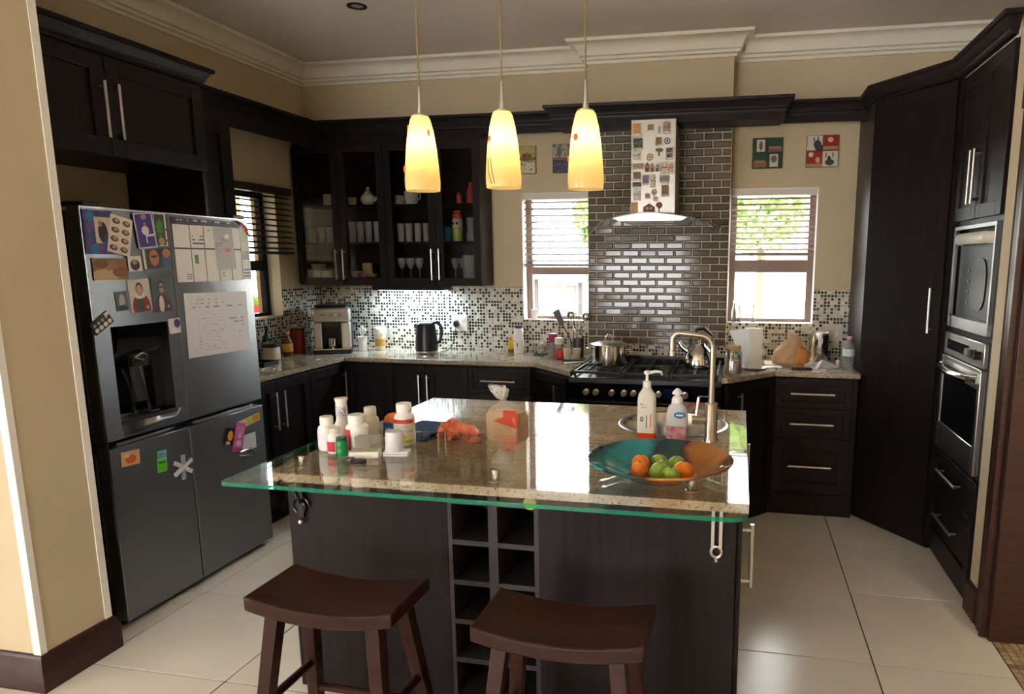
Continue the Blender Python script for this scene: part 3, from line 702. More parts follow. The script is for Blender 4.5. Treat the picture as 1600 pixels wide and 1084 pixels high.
# magnets on the hood chimney
def rc(): return random.choice([(.45,.10,.07),(.08,.16,.30),(.55,.40,.15),(.12,.22,.10),(.30,.16,.09),(.60,.55,.45),(.10,.10,.12),(.35,.30,.28)])
mg = [(-.655,2.354,.057,.079,'orange and black picture'),(-.570,2.361,.041,.043,'small brown framed'),(-.514,2.345,.016,.062,'slim grey bottle opener'),(-.470,2.360,.051,.078,'grey map'),(-.647,2.268,.067,.074,'dark photo'),(-.518,2.279,.041,.055,'green shield'),(-.465,2.279,.038,.039,'round blue roundel'),(-.654,2.197,.044,.049,'white animal'),(-.514,2.216,.051,.049,'green tree shaped'),(-.450,2.205,.047,.073,'dark tall photo'),(-.572,2.186,.044,.047,'round olive'),(-.645,2.133,.073,.038,'wide grey skyline'),(-.587,2.127,.027,.058,'brown house'),(-.556,2.126,.026,.058,'tan house'),(-.525,2.123,.024,.049,'grey house'),(-.467,2.120,.085,.071,'large patterned'),(-.651,2.075,.054,.055,'green landscape'),(-.596,2.051,.044,.065,'blue sea'),(-.551,2.043,.033,.080,'slim white lighthouse'),(-.480,2.053,.063,.049,'grey stone'),(-.651,2.022,.061,.035,'dark lettered'),(-.650,1.962,.048,.071,'white floral'),(-.474,1.984,.048,.074,'green framed'),(-.542,1.975,.035,.034,'round dark red'),(-.583,1.953,.033,.031,'small brown fruit'),(-.532,1.935,.035,.034,'round tan'),(-.668,1.879,.049,.078,'orange card'),(-.573,1.875,.074,.065,'dark red castle'),(-.510,1.879,.042,.077,'dark red flower')]
for i, (x,z,ww,hh,nm) in enumerate(mg):
    if 'round' in nm:
        c1 = {'round blue roundel':(.02,.04,.2),'round olive':(.35,.33,.12),'round dark red':(.2,.02,.02),'round tan':(.45,.33,.18)}[nm]
        pm = print_mat('magnet_%d' % i, c1, [('e',.5,.5,.33,.33,(.7,.68,.6)),('e',.5,.5,.18,.18,c1)])
        b = MB().lathe([(ww/2,0),(ww/2,.003),(0,.004)],20).xf(Matrix.Rotation(PI/2,4,'X'))
    elif nm.split()[-1] in ('house','castle'):
        c1 = {'brown house':(.22,.07,.03),'tan house':(.35,.22,.12),'grey house':(.22,.21,.20),'dark red castle':(.18,.03,.02)}[nm]
        pm = print_mat('magnet_%d' % i, c1, [('r',.35,.55,.1,.08,(.6,.5,.3)),('r',.65,.55,.1,.08,(.6,.5,.3)),('r',.5,.18,.12,.18,(.05,.03,.02)),('n',9,.6,tuple(x*.5 for x in c1))])
        a = ww/2; b = MB().prism_y([(-a,-hh/2),(a,-hh/2),(a,hh*.15),(0,hh/2),(-a,hh*.15)], -.004, 0)
    elif 'tree' in nm or 'flower' in nm:
        c1 = (.10,.16,.04) if 'tree' in nm else (.16,.02,.02)
        pm = print_mat('magnet_%d' % i, c1, [('n',7,.58,tuple(x*.45 for x in c1))])
        pts = [(ww*.08,-hh/2),(ww*.08,-hh*.05)]+[(ww*.5*math.cos(t),hh*.2+hh*.28*math.sin(t)) for t in [-.5+k*.42 for k in range(10)]]+[(-ww*.08,-hh*.05),(-ww*.08,-hh/2)]
        b = MB().prism_y(pts, -.004, 0)
    else:
        key = nm.split()
        c1 = (.75,.73,.68) if ('white' in key or 'patterned' in key) else (.35,.34,.33) if 'grey' in key else (.05,.05,.055) if 'dark' in key else (.12,.20,.07) if 'green' in key else (.10,.25,.42) if 'blue' in key else (.62,.28,.10) if 'orange' in key else (.30,.18,.10)
        pm = print_mat('magnet_%d' % i, (.7,.68,.62), [('r',.5,.5,.44,.44,c1),('n',5,.55,rc()),('n',8,.62,rc()),('r',.5,.12,.38,.05,(.7,.68,.6))] if hh > .03 else [('r',.5,.5,.4,.4,c1)])
        a, h2 = ww/2, hh/2; b = MB().box(-a,-.003,-h2,a,0,h2)
    o = b.build('fridge_magnet', pm, loc=(x,4.4185,z)); tag(o, nm+' magnet on the cooker hood chimney', 'magnet', 'magnets on the hood chimney')

# ================================================================== fridge
FX, FY = -2.513, 2.29
r = thing('fridge', 'grey steel four door fridge freezer with water dispenser', 'fridge', (FX,FY,0), PI/2)
FW = .943
MB().box(.0,.066,.03,FW,.70,1.745).build('body', BLACKP, r, bevel=.004)
for x in (.05,FW-.09):
    for y in (.10,.60): MB().box(x,y,0,x+.05,y+.05,.03).build('foot', BLACKP, r)
MB().box(.02,.05,.0,FW-.02,.066,.05).build('plinth', BLACKP, r)
MB().box(.0,.055,.765,FW,.066,.815).build('handle_recess', BLACKM, r)
seam = .428
m = MB(); holes_boxes(m, 0, seam-.003, .818, 1.76, [(.075,.365,.885,1.285)], lambda a,b,c,d: m.box(a,0,c,b,.06,d)); ul = m.build('door', FRIDGE, r)
ur = MB().box(seam+.003,0,.818,FW,.06,1.76).build('door', FRIDGE, r, bevel=.004)
MB().box(0,0,.03,seam-.003,.06,.785).box(.06,.02,.785,seam-.06,.06,.80).build('door', FRIDGE, r, bevel=.003)
MB().box(seam+.003,0,.03,FW,.06,.785).box(seam+.05,.02,.785,FW-.05,.06,.80).build('door', FRIDGE, r, bevel=.003)
for x0 in (-.002,):
    MB().box(x0,-.001,.03,x0+.004,.008,1.76).build('edge_trim', FRIDGE_EDGE, r)
for x0, x1 in ((0,seam-.003),(seam+.003,FW)): MB().box(x0,-.001,1.757,x1,.06,1.763).build('top_trim', FRIDGE_EDGE, r)
for x0 in (.02,FW-.10): MB().box(x0,.0,1.763,x0+.08,.12,1.782).build('hinge_cover', BLACKP, r, bevel=.004)
MB().box(.05,.02,1.763,.065,.04,1.77).build('hinge_pin', CHROME, r)
ds = MB().box(.075,.052,.885,.365,.065,1.285).build('dispenser_recess', BLACKG, ul)
MB().box(.075,-.004,.875,.365,.05,.892).build('drip_ledge', pbr('dispenser_frame', (.10,.10,.105), .3, .6), ul)
MB().hexa([(.105,.05,1.14),(.335,.05,1.14),(.335,.05,1.285),(.105,.05,1.285)], [(.105,.012,1.185),(.335,.012,1.185),(.335,-.006,1.285),(.105,-.006,1.285)]).build('dispenser_control', BLACKG, ul)
MB().box(.185,.02,1.10,.265,.05,1.16).build('nozzle_housing', BLACKP, ul, bevel=.006)
MB().tube([(.19,.016,1.145),(.225,.008,1.13),(.26,.016,1.145),(.225,.012,1.16),(.19,.016,1.145)], .005, 8).build('nozzle_ring', CHROME, ul)
MB().hexa([(.19,.045,.94),(.255,.045,.94),(.255,.05,1.10),(.19,.05,1.10)], [(.195,.03,.95),(.25,.03,.95),(.25,.04,1.10),(.195,.04,1.10)]).build('paddle', pbr('paddle_grey', (.05,.05,.055), .2), ul)
MB().tube([(.215,.03,1.13),(.24,.015,.90),(.285,.012,.898)], .005, 8).build('water_pipe', CHROME, ul)
MB().tube([(.13,.03,1.10),(.15,.02,1.02),(.16,.02,.91)], .008, 8).build('ice_chute', BLACKG, ul)

# cards and magnets on the fridge doors: centre (y, z), width, height, tilt in degrees
SK = (.42,.22,.13); HAIR = (.02,.013,.01)
def person(cx, cz, s, coat, skin=SK, shirt=None):
    q = [('e',cx,cz-s*1.15,s*.85,s*.8,coat)]
    if shirt: q.append(('e',cx,cz-s*.85,s*.22,s*.5,shirt))
    return q + [('e',cx,cz+s*.06,s*.36,s*.5,HAIR),('e',cx,cz-s*.03,s*.27,s*.38,skin)]
def fcard(name, label, cat, y, z, ww, hh, ang, mat, depth=.0015, lift=0.0):
    o = MB().box(-ww/2,-depth,-hh/2,ww/2,0,hh/2).build(name, mat, loc=(FX+.0015+lift,y,z), rot=(0,-math.radians(ang),PI/2))
    return tag(o, label, cat)
fcard('framed_photo','blue and purple framed photo on the left fridge door','photo',2.362,1.664,.133,.172,0,print_mat('p_frame',(.03,.06,.22),[('n',4,.52,(.13,.05,.24)),('e',.25,.85,.14,.12,(.02,.16,.35)),('e',.3,.12,.16,.12,(.02,.16,.35)),('r',.66,.55,.30,.30,(.62,.57,.46)),('e',.62,.50,.16,.24,(.03,.02,.03)),('e',.55,.70,.07,.07,SK),('e',.78,.35,.15,.14,(.08,.03,.14))]),.004)
fcard('photo_strip','tilted sheet of small passport photos on the fridge','photo',2.455,1.655,.106,.155,-13,print_mat('p_strip',(.72,.68,.62),[s for i in range(4) for j in range(2) for s in (('e',.26+.46*j,.14+.235*i,.17,.075,(.08,.05,.05)),('e',.28+.46*j,.155+.235*i,.10,.05,(.5,.27,.19)))]),.001,.0045)
fcard('postcard','purple postcard with a white dancer on the fridge','postcard',2.580,1.680,.096,.149,6,print_mat('p_dance',(.65,.6,.7),[('r',.5,.5,.44,.46,(.045,.02,.22)),('e',.52,.88,.16,.07,(.5,.2,.25)),('e',.5,.5,.20,.13,(.75,.7,.8)),('e',.52,.68,.06,.06,SK),('r',.5,.28,.03,.14,(.75,.7,.8)),('r',.72,.36,.2,.03,(.75,.7,.8))]),.001,.006)
fcard('postcard','tall photo of a green plant on the fridge','photo',2.667,1.687,.064,.141,1,print_mat('p_plant',(.78,.74,.64),[('r',.46,.5,.42,.47,(.02,.03,.02)),('e',.45,.55,.3,.28,(.06,.22,.03)),('n',7,.56,(.02,.06,.02)),('e',.5,.15,.25,.12,(.4,.25,.12))]))
fcard('photo','photo of two faces side by side on the fridge','photo',2.633,1.562,.150,.083,3,print_mat('p_faces',(.03,.03,.03),[('r',.05,.5,.05,.5,(.7,.67,.6)),('e',.40,.55,.17,.42,(.45,.20,.10)),('r',.85,.25,.2,.35,(.03,.10,.18)),('e',.86,.75,.15,.25,(.5,.18,.08)),('e',.40,.62,.12,.05,HAIR)]))
fcard('photo','small white framed portrait below the passport photos','photo',2.510,1.540,.066,.063,2,print_mat('p_small',(.75,.72,.68),[('e',.5,.42,.36,.36,(.05,.03,.04)),('e',.5,.6,.18,.16,SK)]),.001,.0055)
fcard('photo','brown toned group photo with a curved edge on the fridge','photo',2.395,1.519,.160,.087,0,print_mat('p_group',(.30,.14,.05),[('e',.35,.2,.4,.3,(.55,.40,.22)),('e',.45,.62,.1,.2,(.42,.2,.09)),('e',.62,.66,.1,.22,(.38,.18,.08)),('e',.8,.35,.25,.25,(.22,.10,.04)),('e',.25,.75,.2,.2,(.20,.09,.03))]),.001,.002)
fcard('portrait_photo','school portrait with a maroon jumper on the fridge','photo',2.524,1.406,.108,.138,4,print_mat('p_maroon',(.62,.58,.54),[('e',.5,.12,.42,.46,(.22,.02,.03)),('r',.46,.22,.14,.22,(.05,.05,.06)),('e',.5,.50,.26,.10,(.75,.72,.68)),('e',.5,.70,.17,.20,HAIR),('e',.5,.66,.14,.18,(.55,.32,.24)),('e',.78,.12,.05,.05,(.7,.6,.5))]))
fcard('portrait_photo','school portrait with a dark blazer on the fridge','photo',2.638,1.404,.105,.148,0,print_mat('p_dark',(.07,.09,.10),[('e',.5,.12,.44,.40,(.05,.02,.03)),('e',.45,.22,.13,.26,(.7,.68,.66)),('e',.5,.76,.17,.17,HAIR),('e',.5,.70,.13,.15,(.5,.30,.22)),('r',.5,.73,.12,.025,(.05,.03,.03)),('e',.8,.15,.06,.04,(.6,.5,.45))]))
fcard('photo','tiny blue photo beside the school portraits','photo',2.432,1.387,.058,.078,3,print_mat('p_tiny',(.10,.14,.20),[('e',.5,.45,.25,.4,(.5,.46,.40)),('e',.5,.1,.4,.2,(.03,.04,.08)),('e',.5,.75,.15,.12,(.55,.48,.35))]))
fcard('photo','tilted black and white team photo above the dispenser','photo',2.325,1.305,.098,.052,31,print_mat('p_team',(.02,.02,.02),[s for i in range(4) for s in (('e',.14+.24*i,.26,.10,.17,(.75,.72,.7)),('e',.16+.22*i,.66,.07,.14,(.4,.36,.34)))]+[('r',.9,.85,.12,.14,(.75,.74,.72))]),.004)
o = fcard('fridge_magnet','white and purple magnet between the fridge doors','magnet',2.688,1.262,.058,.068,3,print_mat('p_mag1',(.72,.70,.78),[('e',.7,.65,.3,.3,(.08,.04,.16)),('e',.3,.2,.3,.18,(.8,.8,.85))]),.008)
WBM = print_mat('p_board',(.80,.78,.75),[('r',.5,.97,.5,.07,(.03,.03,.035)),('r',.5,.53,.5,.012,(.04,.04,.04)),('r',.22,.45,.006,.5,(.06,.06,.06)),('r',.42,.45,.006,.5,(.06,.06,.06)),('r',.62,.45,.006,.5,(.06,.06,.06)),('r',.82,.45,.006,.5,(.06,.06,.06)),('s',.34,.72,.09,.12,4,.5,(.1,.1,.12)),('s',.50,.78,.06,.10,5,.5,(.1,.1,.12)),('s',.11,.08,.09,.05,3,.5,(.1,.1,.12)),('s',.72,.10,.1,.05,3,.5,(.15,.15,.17)),('r',.29,.36,.028,.07,(.06,.22,.03)),('s',.5,.96,.45,.03,1,.5,(.5,.5,.5))])
fcard('whiteboard','white magnetic planner board with a grid on the right fridge door','whiteboard',2.948,1.600,.425,.290,0,WBM,.004)
fcard('note_paper','grey sheet hanging in front of the planner board','paper',3.045,1.612,.130,.205,3,print_mat('p_grey',(.48,.47,.47),[('s',.22,.55,.18,.12,4,.5,(.25,.25,.26)),('r',.66,.46,.14,.04,(.6,.03,.05))]),.001,.0045)
o = MB().lathe([(.016,0),(.015,.012),(.008,.016),(0,.016)],18).build('fridge_magnet', WHITE, loc=(FX+.0075,3.052,1.668), rot=(0,PI/2,0)); tag(o,'round white magnet holding the grey sheet','magnet')
fcard('note_paper','large white sheet covered in handwriting on the fridge','paper',2.966,1.250,.415,.302,-1,print_mat('p_big',(.76,.76,.82),[('s',.35,.88,.28,.06,2,.46,(.45,.44,.5)),('s',.5,.76,.42,.03,1,.5,(.3,.3,.34)),('s',.38,.38,.22,.33,13,.44,(.50,.49,.56)),('s',.80,.55,.12,.15,5,.44,(.40,.40,.45)),('s',.8,.25,.12,.1,3,.42,(.5,.5,.55))]),.001)
fcard('note_card','narrow green and white card at the edge of the right fridge door','card',3.196,1.594,.060,.270,0,print_mat('p_side',(.72,.80,.70),[('r',.5,.45,.4,.08,(.4,.45,.42)),('r',.5,.12,.4,.015,(.2,.25,.3)),('r',.5,.18,.4,.015,(.2,.25,.3)),('r',.5,.06,.4,.015,(.2,.25,.3)),('e',.5,.8,.4,.12,(.55,.75,.5))]))
r2 = thing('ribbon_bow','small red ribbon at the top corner of the fridge','ribbon',(FX+.003,3.185,1.735))
MB().tube([(0,-.045,.015),(.004,-.01,.005),(.006,.0,0)],[.012,.012,.006],8,flat=.3).build('loop', REDP, r2)
MB().tube([(.006,0,0),(.005,.02,-.02),(.003,.035,-.05)],[.006,.009,.010],8,flat=.3).build('tail', REDP, r2)
fcard('fridge_magnet','orange food picture magnet on the lower left fridge door','magnet',2.386,.727,.090,.062,-4,print_mat('p_food',(.75,.45,.25),[('e',.5,.45,.3,.3,(.65,.16,.04)),('e',.3,.7,.15,.15,(.8,.7,.5))]),.003)
fcard('fridge_magnet','green and blue rectangular magnet on the lower left fridge door','magnet',2.544,.668,.052,.098,-4,print_mat('p_green',(.12,.55,.05),[('r',.5,.80,.46,.18,(.15,.45,.6)),('r',.5,.45,.4,.05,(.02,.2,.02)),('s',.5,.8,.4,.1,2,.5,(.02,.08,.2)),('r',.5,.62,.46,.02,(.7,.75,.7))]),.003)
r2 = thing('star_magnet','white six armed star magnet on the lower left fridge door','magnet',(FX+.002,2.655,.607),PI/2)
for k in range(3):
    a = math.radians(35+60*k); MB().box(-.058,-.008,-.009,.058,0,.009).xf(Matrix.Rotation(a,4,'Y')).xf(Matrix.Translation((0,-.0003*k,0))).build('arm', pbr('star_white', (.75,.74,.78), .4) if k != 1 else pbr('star_blue', (.35,.45,.62), .4), r2)
fcard('fridge_magnet','tall pink tower magnet on the lower right fridge door','magnet',3.030,.655,.065,.150,-18,print_mat('p_pink',(.55,.13,.38),[('e',.5,.3,.3,.1,(.75,.5,.65)),('e',.5,.55,.2,.1,(.7,.4,.6)),('s',.5,.75,.35,.12,4,.5,(.75,.55,.7)),('r',.5,.08,.5,.06,(.3,.06,.2))]),.006,.001)
fcard('fridge_magnet','yellow and orange strip magnet above the pink tower','magnet',3.118,.722,.16,.042,6,print_mat('p_yel',(.70,.50,.14),[('r',.2,.5,.16,.4,(.75,.62,.35)),('r',.8,.5,.15,.4,(.62,.30,.10)),('r',.5,.4,.1,.4,(.35,.55,.12))]),.004,.0005)
fcard('fridge_magnet','orange and black toy magnet beside the pink tower','magnet',2.962,.676,.055,.085,-18,print_mat('p_toy',(.03,.02,.02),[('e',.6,.55,.35,.3,(.75,.32,.03)),('e',.4,.1,.3,.12,(.6,.5,.5))]),.006)
fcard('note_card','small white square card on the lower right fridge door','card',3.105,.612,.105,.085,0,print_mat('p_wsq',(.66,.67,.72),[('s',.5,.5,.4,.3,4,.42,(.45,.46,.5))]),.001)
o = MB().tube([(0,-.055,-.02),(0,.05,-.045),(0,.06,-.02),(0,.03,.0),(0,-.05,.0)],.005,8).build('bottle_opener', CHROME, loc=(FX+.006,3.075,.578)); tag(o,'slim steel bottle opener magnet on the lower right fridge door','opener')
o = MB().box(-.11,-.12,0,.11,.12,.022).build('book', pbr('maroon_cover', (.10,.015,.03), .4), loc=(-2.72,2.72,1.7635), rz=.1, bevel=.002); o.location.z = 1.7465; tag(o,'maroon book lying on top of the fridge','book')

# ================================================================== island
IX0, IX1, IY0, IY1, IZ = -1.545, .015, 2.08, 3.27, .815
r = thing('kitchen_island', 'dark island with a built in wine rack facing the stools', 'island', (0,0,0))
MB().box(IX0,IY0+.34,.0,IX0+.02,IY1,IZ).box(IX1-.02,IY0+.34,.0,IX1,IY1,IZ).box(IX0+.02,IY1-.02,.0,IX1-.02,IY1,IZ).box(IX0+.02,IY0+.34,0,IX1-.02,IY0+.36,IZ).box(IX0+.02,IY0+.36,.0,IX1-.02,IY1-.02,.08).build('carcass', WOOD, r)
MB().box(IX0,IY0,.0,-.945,IY0+.34,IZ).build('front_panel', WOOD, r, bevel=.002)
MB().box(-.625,IY0,.0,IX1,IY0+.34,IZ).build('front_panel', WOOD, r, bevel=.002)
RACK = pbr('rack_wood', (.030,.025,.027), .4)
for x0, x1 in ((-.945,-.930),(-.800,-.768),(-.640,-.625)): MB().box(x0,IY0+.002,.0,x1,IY0+.33,IZ).build('rack_upright', RACK, r)
for k, z in enumerate((.02,.165,.31,.455,.60,.745)):
    for x0, x1 in ((-.930,-.800),(-.768,-.640)): MB().box(x0,IY0+.004,z,x1,IY0+.33,z+.018).build('rack_shelf', RACK, r)
for x0, x1 in ((-.930,-.800),(-.768,-.640)): MB().box(x0,IY0+.30,.0,x1,IY0+.34,IZ).build('rack_back', BLACKM, r)
# side doors (right flank)
for k in range(2):
    y0 = IY0+.03+k*.57
    d = MB().box(IX1,y0,.10,IX1+.018,y0+.56,.79).build('side_door', WOOD, r, bevel=.002)
    yy = y0+.06 if k == 0 else y0+.5
    MB().cyl((IX1+.05,yy,.50),(IX1+.05,yy,.715),.007,10).cyl((IX1+.017,yy,.52),(IX1+.05,yy,.52),.006,8).cyl((IX1+.017,yy,.695),(IX1+.05,yy,.695),.006,8).build('handle', STEEL, d)

# granite top with a round sink cut-out
SX, SY, SR = -.268, 2.965, .222
def plate_with_hole(x0,x1,y0,y1,z0,z1,cx,cy,rad,h):
    m = MB(); seg = 48
    m.box(x0,y0,z0,cx-h,y1,z1); m.box(cx+h,y0,z0,x1,y1,z1); m.box(cx-h,y0,z0,cx+h,cy-h,z1); m.box(cx-h,cy+h,z0,cx+h,y1,z1)
    inn = []; out = []
    for k in range(seg):
        a = 2*PI*k/seg; ca, sa = math.cos(a), math.sin(a); q = h/max(abs(ca),abs(sa))
        inn.append((cx+rad*ca, cy+rad*sa)); out.append((cx+q*ca, cy+q*sa))
    v = [(*p,z1) for p in inn]+[(*p,z1) for p in out]+[(*p,z0) for p in inn]+[(*p,z0) for p in out]; fs = []
    for k in range(seg):
        j = (k+1) % seg
        fs += [(k,j,seg+j,seg+k),(2*seg+k,3*seg+k,3*seg+j,2*seg+j),(k,2*seg+k,2*seg+j,j)]
    return m.add(v, fs)
o = plate_with_hole(-1.555,.048,1.99,3.31,.816,.845,SX,SY,SR,.29).build('island_worktop', GRANITE); tag(o, 'brown polished granite top on the island', 'worktop')
r = thing('prep_sink', 'round steel prep sink set into the island top', 'sink', (SX,SY,.846))
MB().lathe([(SR+.016,0),(SR+.017,.003),(SR+.006,.006),(SR-.004,.003),(SR-.012,-.02),(SR-.02,-.13),(SR-.06,-.155),(.04,-.16),(.0,-.16),(.0,-.163),(.04,-.163),(SR-.055,-.158),(SR-.016,-.13),(SR-.008,-.02),(SR-.003,-.001)],48,caps=False).build('basin', pbr('sink_steel', (.70,.69,.67), .2, 1), r)
MB().lathe([(.035,-.159),(.033,-.155),(.0,-.155)],20).build('drain', CHROME, r)
r = thing('mixer_tap', 'tall steel mixer tap with a swan neck at the island sink', 'tap', (-.094,2.70,.8455))
MB().lathe([(.030,0),(.029,.012),(.025,.02),(.025,.15),(.022,.155),(.0,.155)],24).build('base', pbr('tap_nickel', (.50,.44,.36), .25, 1), r)
TN = MATS['tap_nickel']
pts = [(0,0,.15),(0,0,.37)]+[(-.05+.05*math.cos(t), 0, .37+.05*math.sin(t)) for t in [k*PI/12 for k in range(1,7)]]+[(-.13,.0,.428)]+[(-.13-.028*math.sin(t), 0, .40+.028*math.cos(t)) for t in [k*PI/12 for k in range(1,7)]]+[(-.158,0,.36)]
MB().tube(pts, .0125, 14).build('spout', TN, r)
MB().lathe([(.016,0),(.016,.02),(.013,.022),(0,.022)],16,(-.158,0,.338)).build('aerator', CHROME, r)
MB().cyl((-.02,0,.085),(-.075,-.005,.085),.017,14).build('lever_body', TN, r)
MB().tube([(-.06,0,.09),(-.055,.0,.13),(-.05,.0,.175)],[.006,.006,.007],8).build('lever', CHROME, r)

# raised glass bar
def rounded(x0,x1,y0,y1,rs,n=8):
    P = []
    for (cx,cy,a0,rr) in ((x1-rs[1],y0+rs[1],-PI/2,rs[1]),(x1-rs[2],y1-rs[2],0,rs[2]),(x0+rs[3],y1-rs[3],PI/2,rs[3]),(x0+rs[0],y0+rs[0],PI,rs[0])):
        for k in range(n+1):
            a = a0+PI/2*k/n; P.append((cx+rr*math.cos(a), cy+rr*math.sin(a)))
    return P
r = thing('glass_bar', 'raised glass breakfast bar with green edges on the island', 'bar top', (0,0,0))
P = rounded(-1.51,.042,1.722,2.43,(.02,.05,.05,.02))
pl_ = MB().prism(P, .888, .90, True); o = pl_.build('glass_sheet', [GLASSTOP, GLASSEDGE], r)
for p in o.data.polygons: p.material_index = 1 if abs(p.normal.z) < .5 and p.normal.y < .5 else 0
for x, y in ((-1.47,2.075),(-1.47,2.36),(-.755,2.05),(-.785,2.27),(-.125,2.08),(-.125,2.36)):
    s = MB().lathe([(.021,0),(.021,.004),(.017,.006),(.017,.038),(.021,.0395),(.021,.0425),(0,.0425)],20,(x,y,.8453)).build('standoff', CHROME, r)
    MB().lathe([(.0225,0),(.0225,.003),(.0,.003)],20,(x,y,.8452)).build('foot_ring', STEEL, s)
# scrolled bracket under the left corner and strap bracket at the right
b = MB().tube([(-1.36,1.80,.887),(-1.42,1.95,.80),(-1.49,2.068,.715)],.006,8).tube([(-1.492+.036*math.cos(t)*(1-t/13), 2.07, .70+.040*math.sin(t)*(1-t/13)) for t in [k*.3 for k in range(32)]],.0042,8).build('scroll_bracket', pbr('wrought_iron', (.03,.03,.03), .25, .7), r)
MB().ball((-1.49,2.065,.645),.010).build('bracket_ball', CHROME, b)
MB().box(-1.50,2.066,.66,-1.478,2.079,.80).build('bracket_plate', MATS['wrought_iron'], b)
b = MB().box(-.062,2.064,.668,-.052,2.079,.812).box(-.038,2.064,.668,-.028,2.079,.812).build('strap_bracket', STEEL, r)
MB().tube([(-.045+.016*math.cos(t),2.07,.655+.018*math.sin(t)) for t in [k*PI/8 for k in range(17)]],.005,8).cyl((-.045,2.07,.64),(-.045,2.07,.622),.005,8).build('strap_tip', STEEL, b)
MB().box(-.85,2.05,.80,-.825,2.079,.814).build('clip', pbr('clip_edge_tint', (.02,.30,.08), .3), r)  # glass bracket; green tint seen through the glass edge put into its colour
MB().cyl((-.645,2.055,.775),(-.645,2.0785,.775),.022,16).build('glass_bracket', pbr('bracket_edge_tint', (.32,.42,.04), .3), r)  # second glass bracket, edge tint of the glass painted in as well

# ================================================================== stools
def stool(label, cx, cy, rz):
    r = thing('bar_stool', label, 'stool', (cx,cy,0), rz, 'saddle stools at the island')
    L, Wd, T, zt, sag = .455, .23, .042, .595, .028
    n = 14; v = []; f = []
    for i in range(n+1):
        x = -L/2+L*i/n; z = zt + sag*(2*x/L)**2
        for y, dz in ((-Wd/2,0),(Wd/2,0),(Wd/2,-T),(-Wd/2,-T)): v.append((x,y,z+dz))
    for i in range(n):
        for k in range(4): f.append((i*4+k,i*4+(k+1)%4,(i+1)*4+(k+1)%4,(i+1)*4+k))
    f += [(0,1,2,3),(n*4+3,n*4+2,n*4+1,n*4)]
    MB().add(v, f, True).build('seat', STOOLW, r, bevel=.005, ang=40)
    ends = {}
    for sx in (-1,1):
        for sy in (-1,1):
            t = Vector((sx*.155, sy*.075, zt-.026)); b_ = Vector((sx*.215, sy*.155, 0)); ends[sx,sy] = (t,b_)
            a, c = .021, .017
            MB().hexa([(b_.x-c,b_.y-c,0),(b_.x+c,b_.y-c,0),(b_.x+c,b_.y+c,0),(b_.x-c,b_.y+c,0)], [(t.x-a,t.y-a,t.z),(t.x+a,t.y-a,t.z),(t.x+a,t.y+a,t.z),(t.x-a,t.y+a,t.z)]).build('leg', STOOLW, r, bevel=.002)
    at = lambda k, z: ends[k][1] + (ends[k][0]-ends[k][1])*(z/ends[k][0].z)
    for sx in (-1,1): MB().tube([at((sx,-1),.30), at((sx,1),.30)], .013, 10).build('stretcher', STOOLW, r)
    for sy in (-1,1): MB().tube([at((-1,sy),.20), at((1,sy),.20)], .013, 10).build('stretcher', STOOLW, r)
stool('dark brown saddle stool nearer the fridge', -1.108, 1.685, math.radians(-1.0))
stool('dark brown saddle stool in front of the wine rack and right panel', -.425, 1.66, math.radians(-1.0))

# ================================================================== pendant lamps
def shade_mat():
    m, nt, out = newmat('amber_glass_shade'); L = nt.links.new
    tr = N(nt, 'ShaderNodeBsdfTranslucent'); tr.inputs[0].default_value = (.95,.75,.37,1)
    df = N(nt, 'ShaderNodeBsdfPrincipled'); df.inputs['Base Color'].default_value = (.80,.66,.36,1); df.inputs['Roughness'].default_value = .15
    mx = N(nt, 'ShaderNodeMixShader', i_0=.35); L(tr.outputs[0], mx.inputs[1]); L(df.outputs[0], mx.inputs[2])
    L(mx.outputs[0], out.inputs[0]); return m
SHADE = shade_mat(); BRASS = pbr('brass_cord', (.34,.25,.10), .35, .6); DOT = pbr('red_glass_dot', (.75,.10,.02), .2, emit=((.9,.12,.02),.15)); STREAK = pbr('brown_glass_streak', (.16,.06,.03), .3)
BULB = pbr('bulb', (1,.9,.7), .4, emit=((1,.80,.5),14))
sp = [(.030,.262),(.036,.25),(.046,.21),(.0545,.15),(.060,.09),(.0635,.04),(.0632,.015),(.0615,0),(.0595,.001)]
def pendant(label, x, z, dots, watt):
    r = thing('pendant_lamp', label, 'lamp', (x,2.45,z), 0, 'pendant lamps over the island')
    s = MB().lathe(sp[::-1],32,caps=False).build('shade', SHADE, r)
    MB().lathe([(.030,.258),(.030,.266),(.012,.272),(.008,.30),(.006,.36),(.0045,.365),(0,.365)],16).build('fitting', STEEL, r)
    MB().cyl((0,0,.36),(0,0,ZC-z),.0028,8).build('cord', BRASS, r)
    MB().lathe([(.05,-.02),(.05,0),(0,0)],20,(0,0,ZC-z)).build('ceiling_rose', STEEL, r)
    MB().ball((0,0,.165),.020,.020,.028).build('bulb', BULB, r)
    for (a, zz, w2, h2) in dots:
        rad = next(sp[i][0]+(sp[i+1][0]-sp[i][0])*(zz-sp[i][1])/(sp[i+1][1]-sp[i][1]) for i in range(len(sp)-1) if sp[i+1][1] <= zz <= sp[i][1])
        MB().ball((rad*math.cos(a),rad*math.sin(a),zz),w2,w2,h2,12,7).build('glass_dot', DOT, s)
    ld = bpy.data.lights.new('pendant_light','POINT'); ld.energy = watt*.42; ld.color = (1,.76,.42); ld.shadow_soft_size = .022
    lo = bpy.data.objects.new('pendant_light', ld); C.objects.link(lo); lo.parent = r; lo.location = (0,0,.165)
    return r, s
F = -PI/2
pendant('amber glass pendant lamp nearest the fridge', -1.158, 1.806, [(F+1.05,.20,.005,.012),(F-1.0,.075,.006,.014),(F-1.1,.22,.004,.012)], 5)
r, s = pendant('amber glass pendant lamp in the middle of the three', -.845, 1.81, [(F-.75,.165,.006,.012)], 6.5)
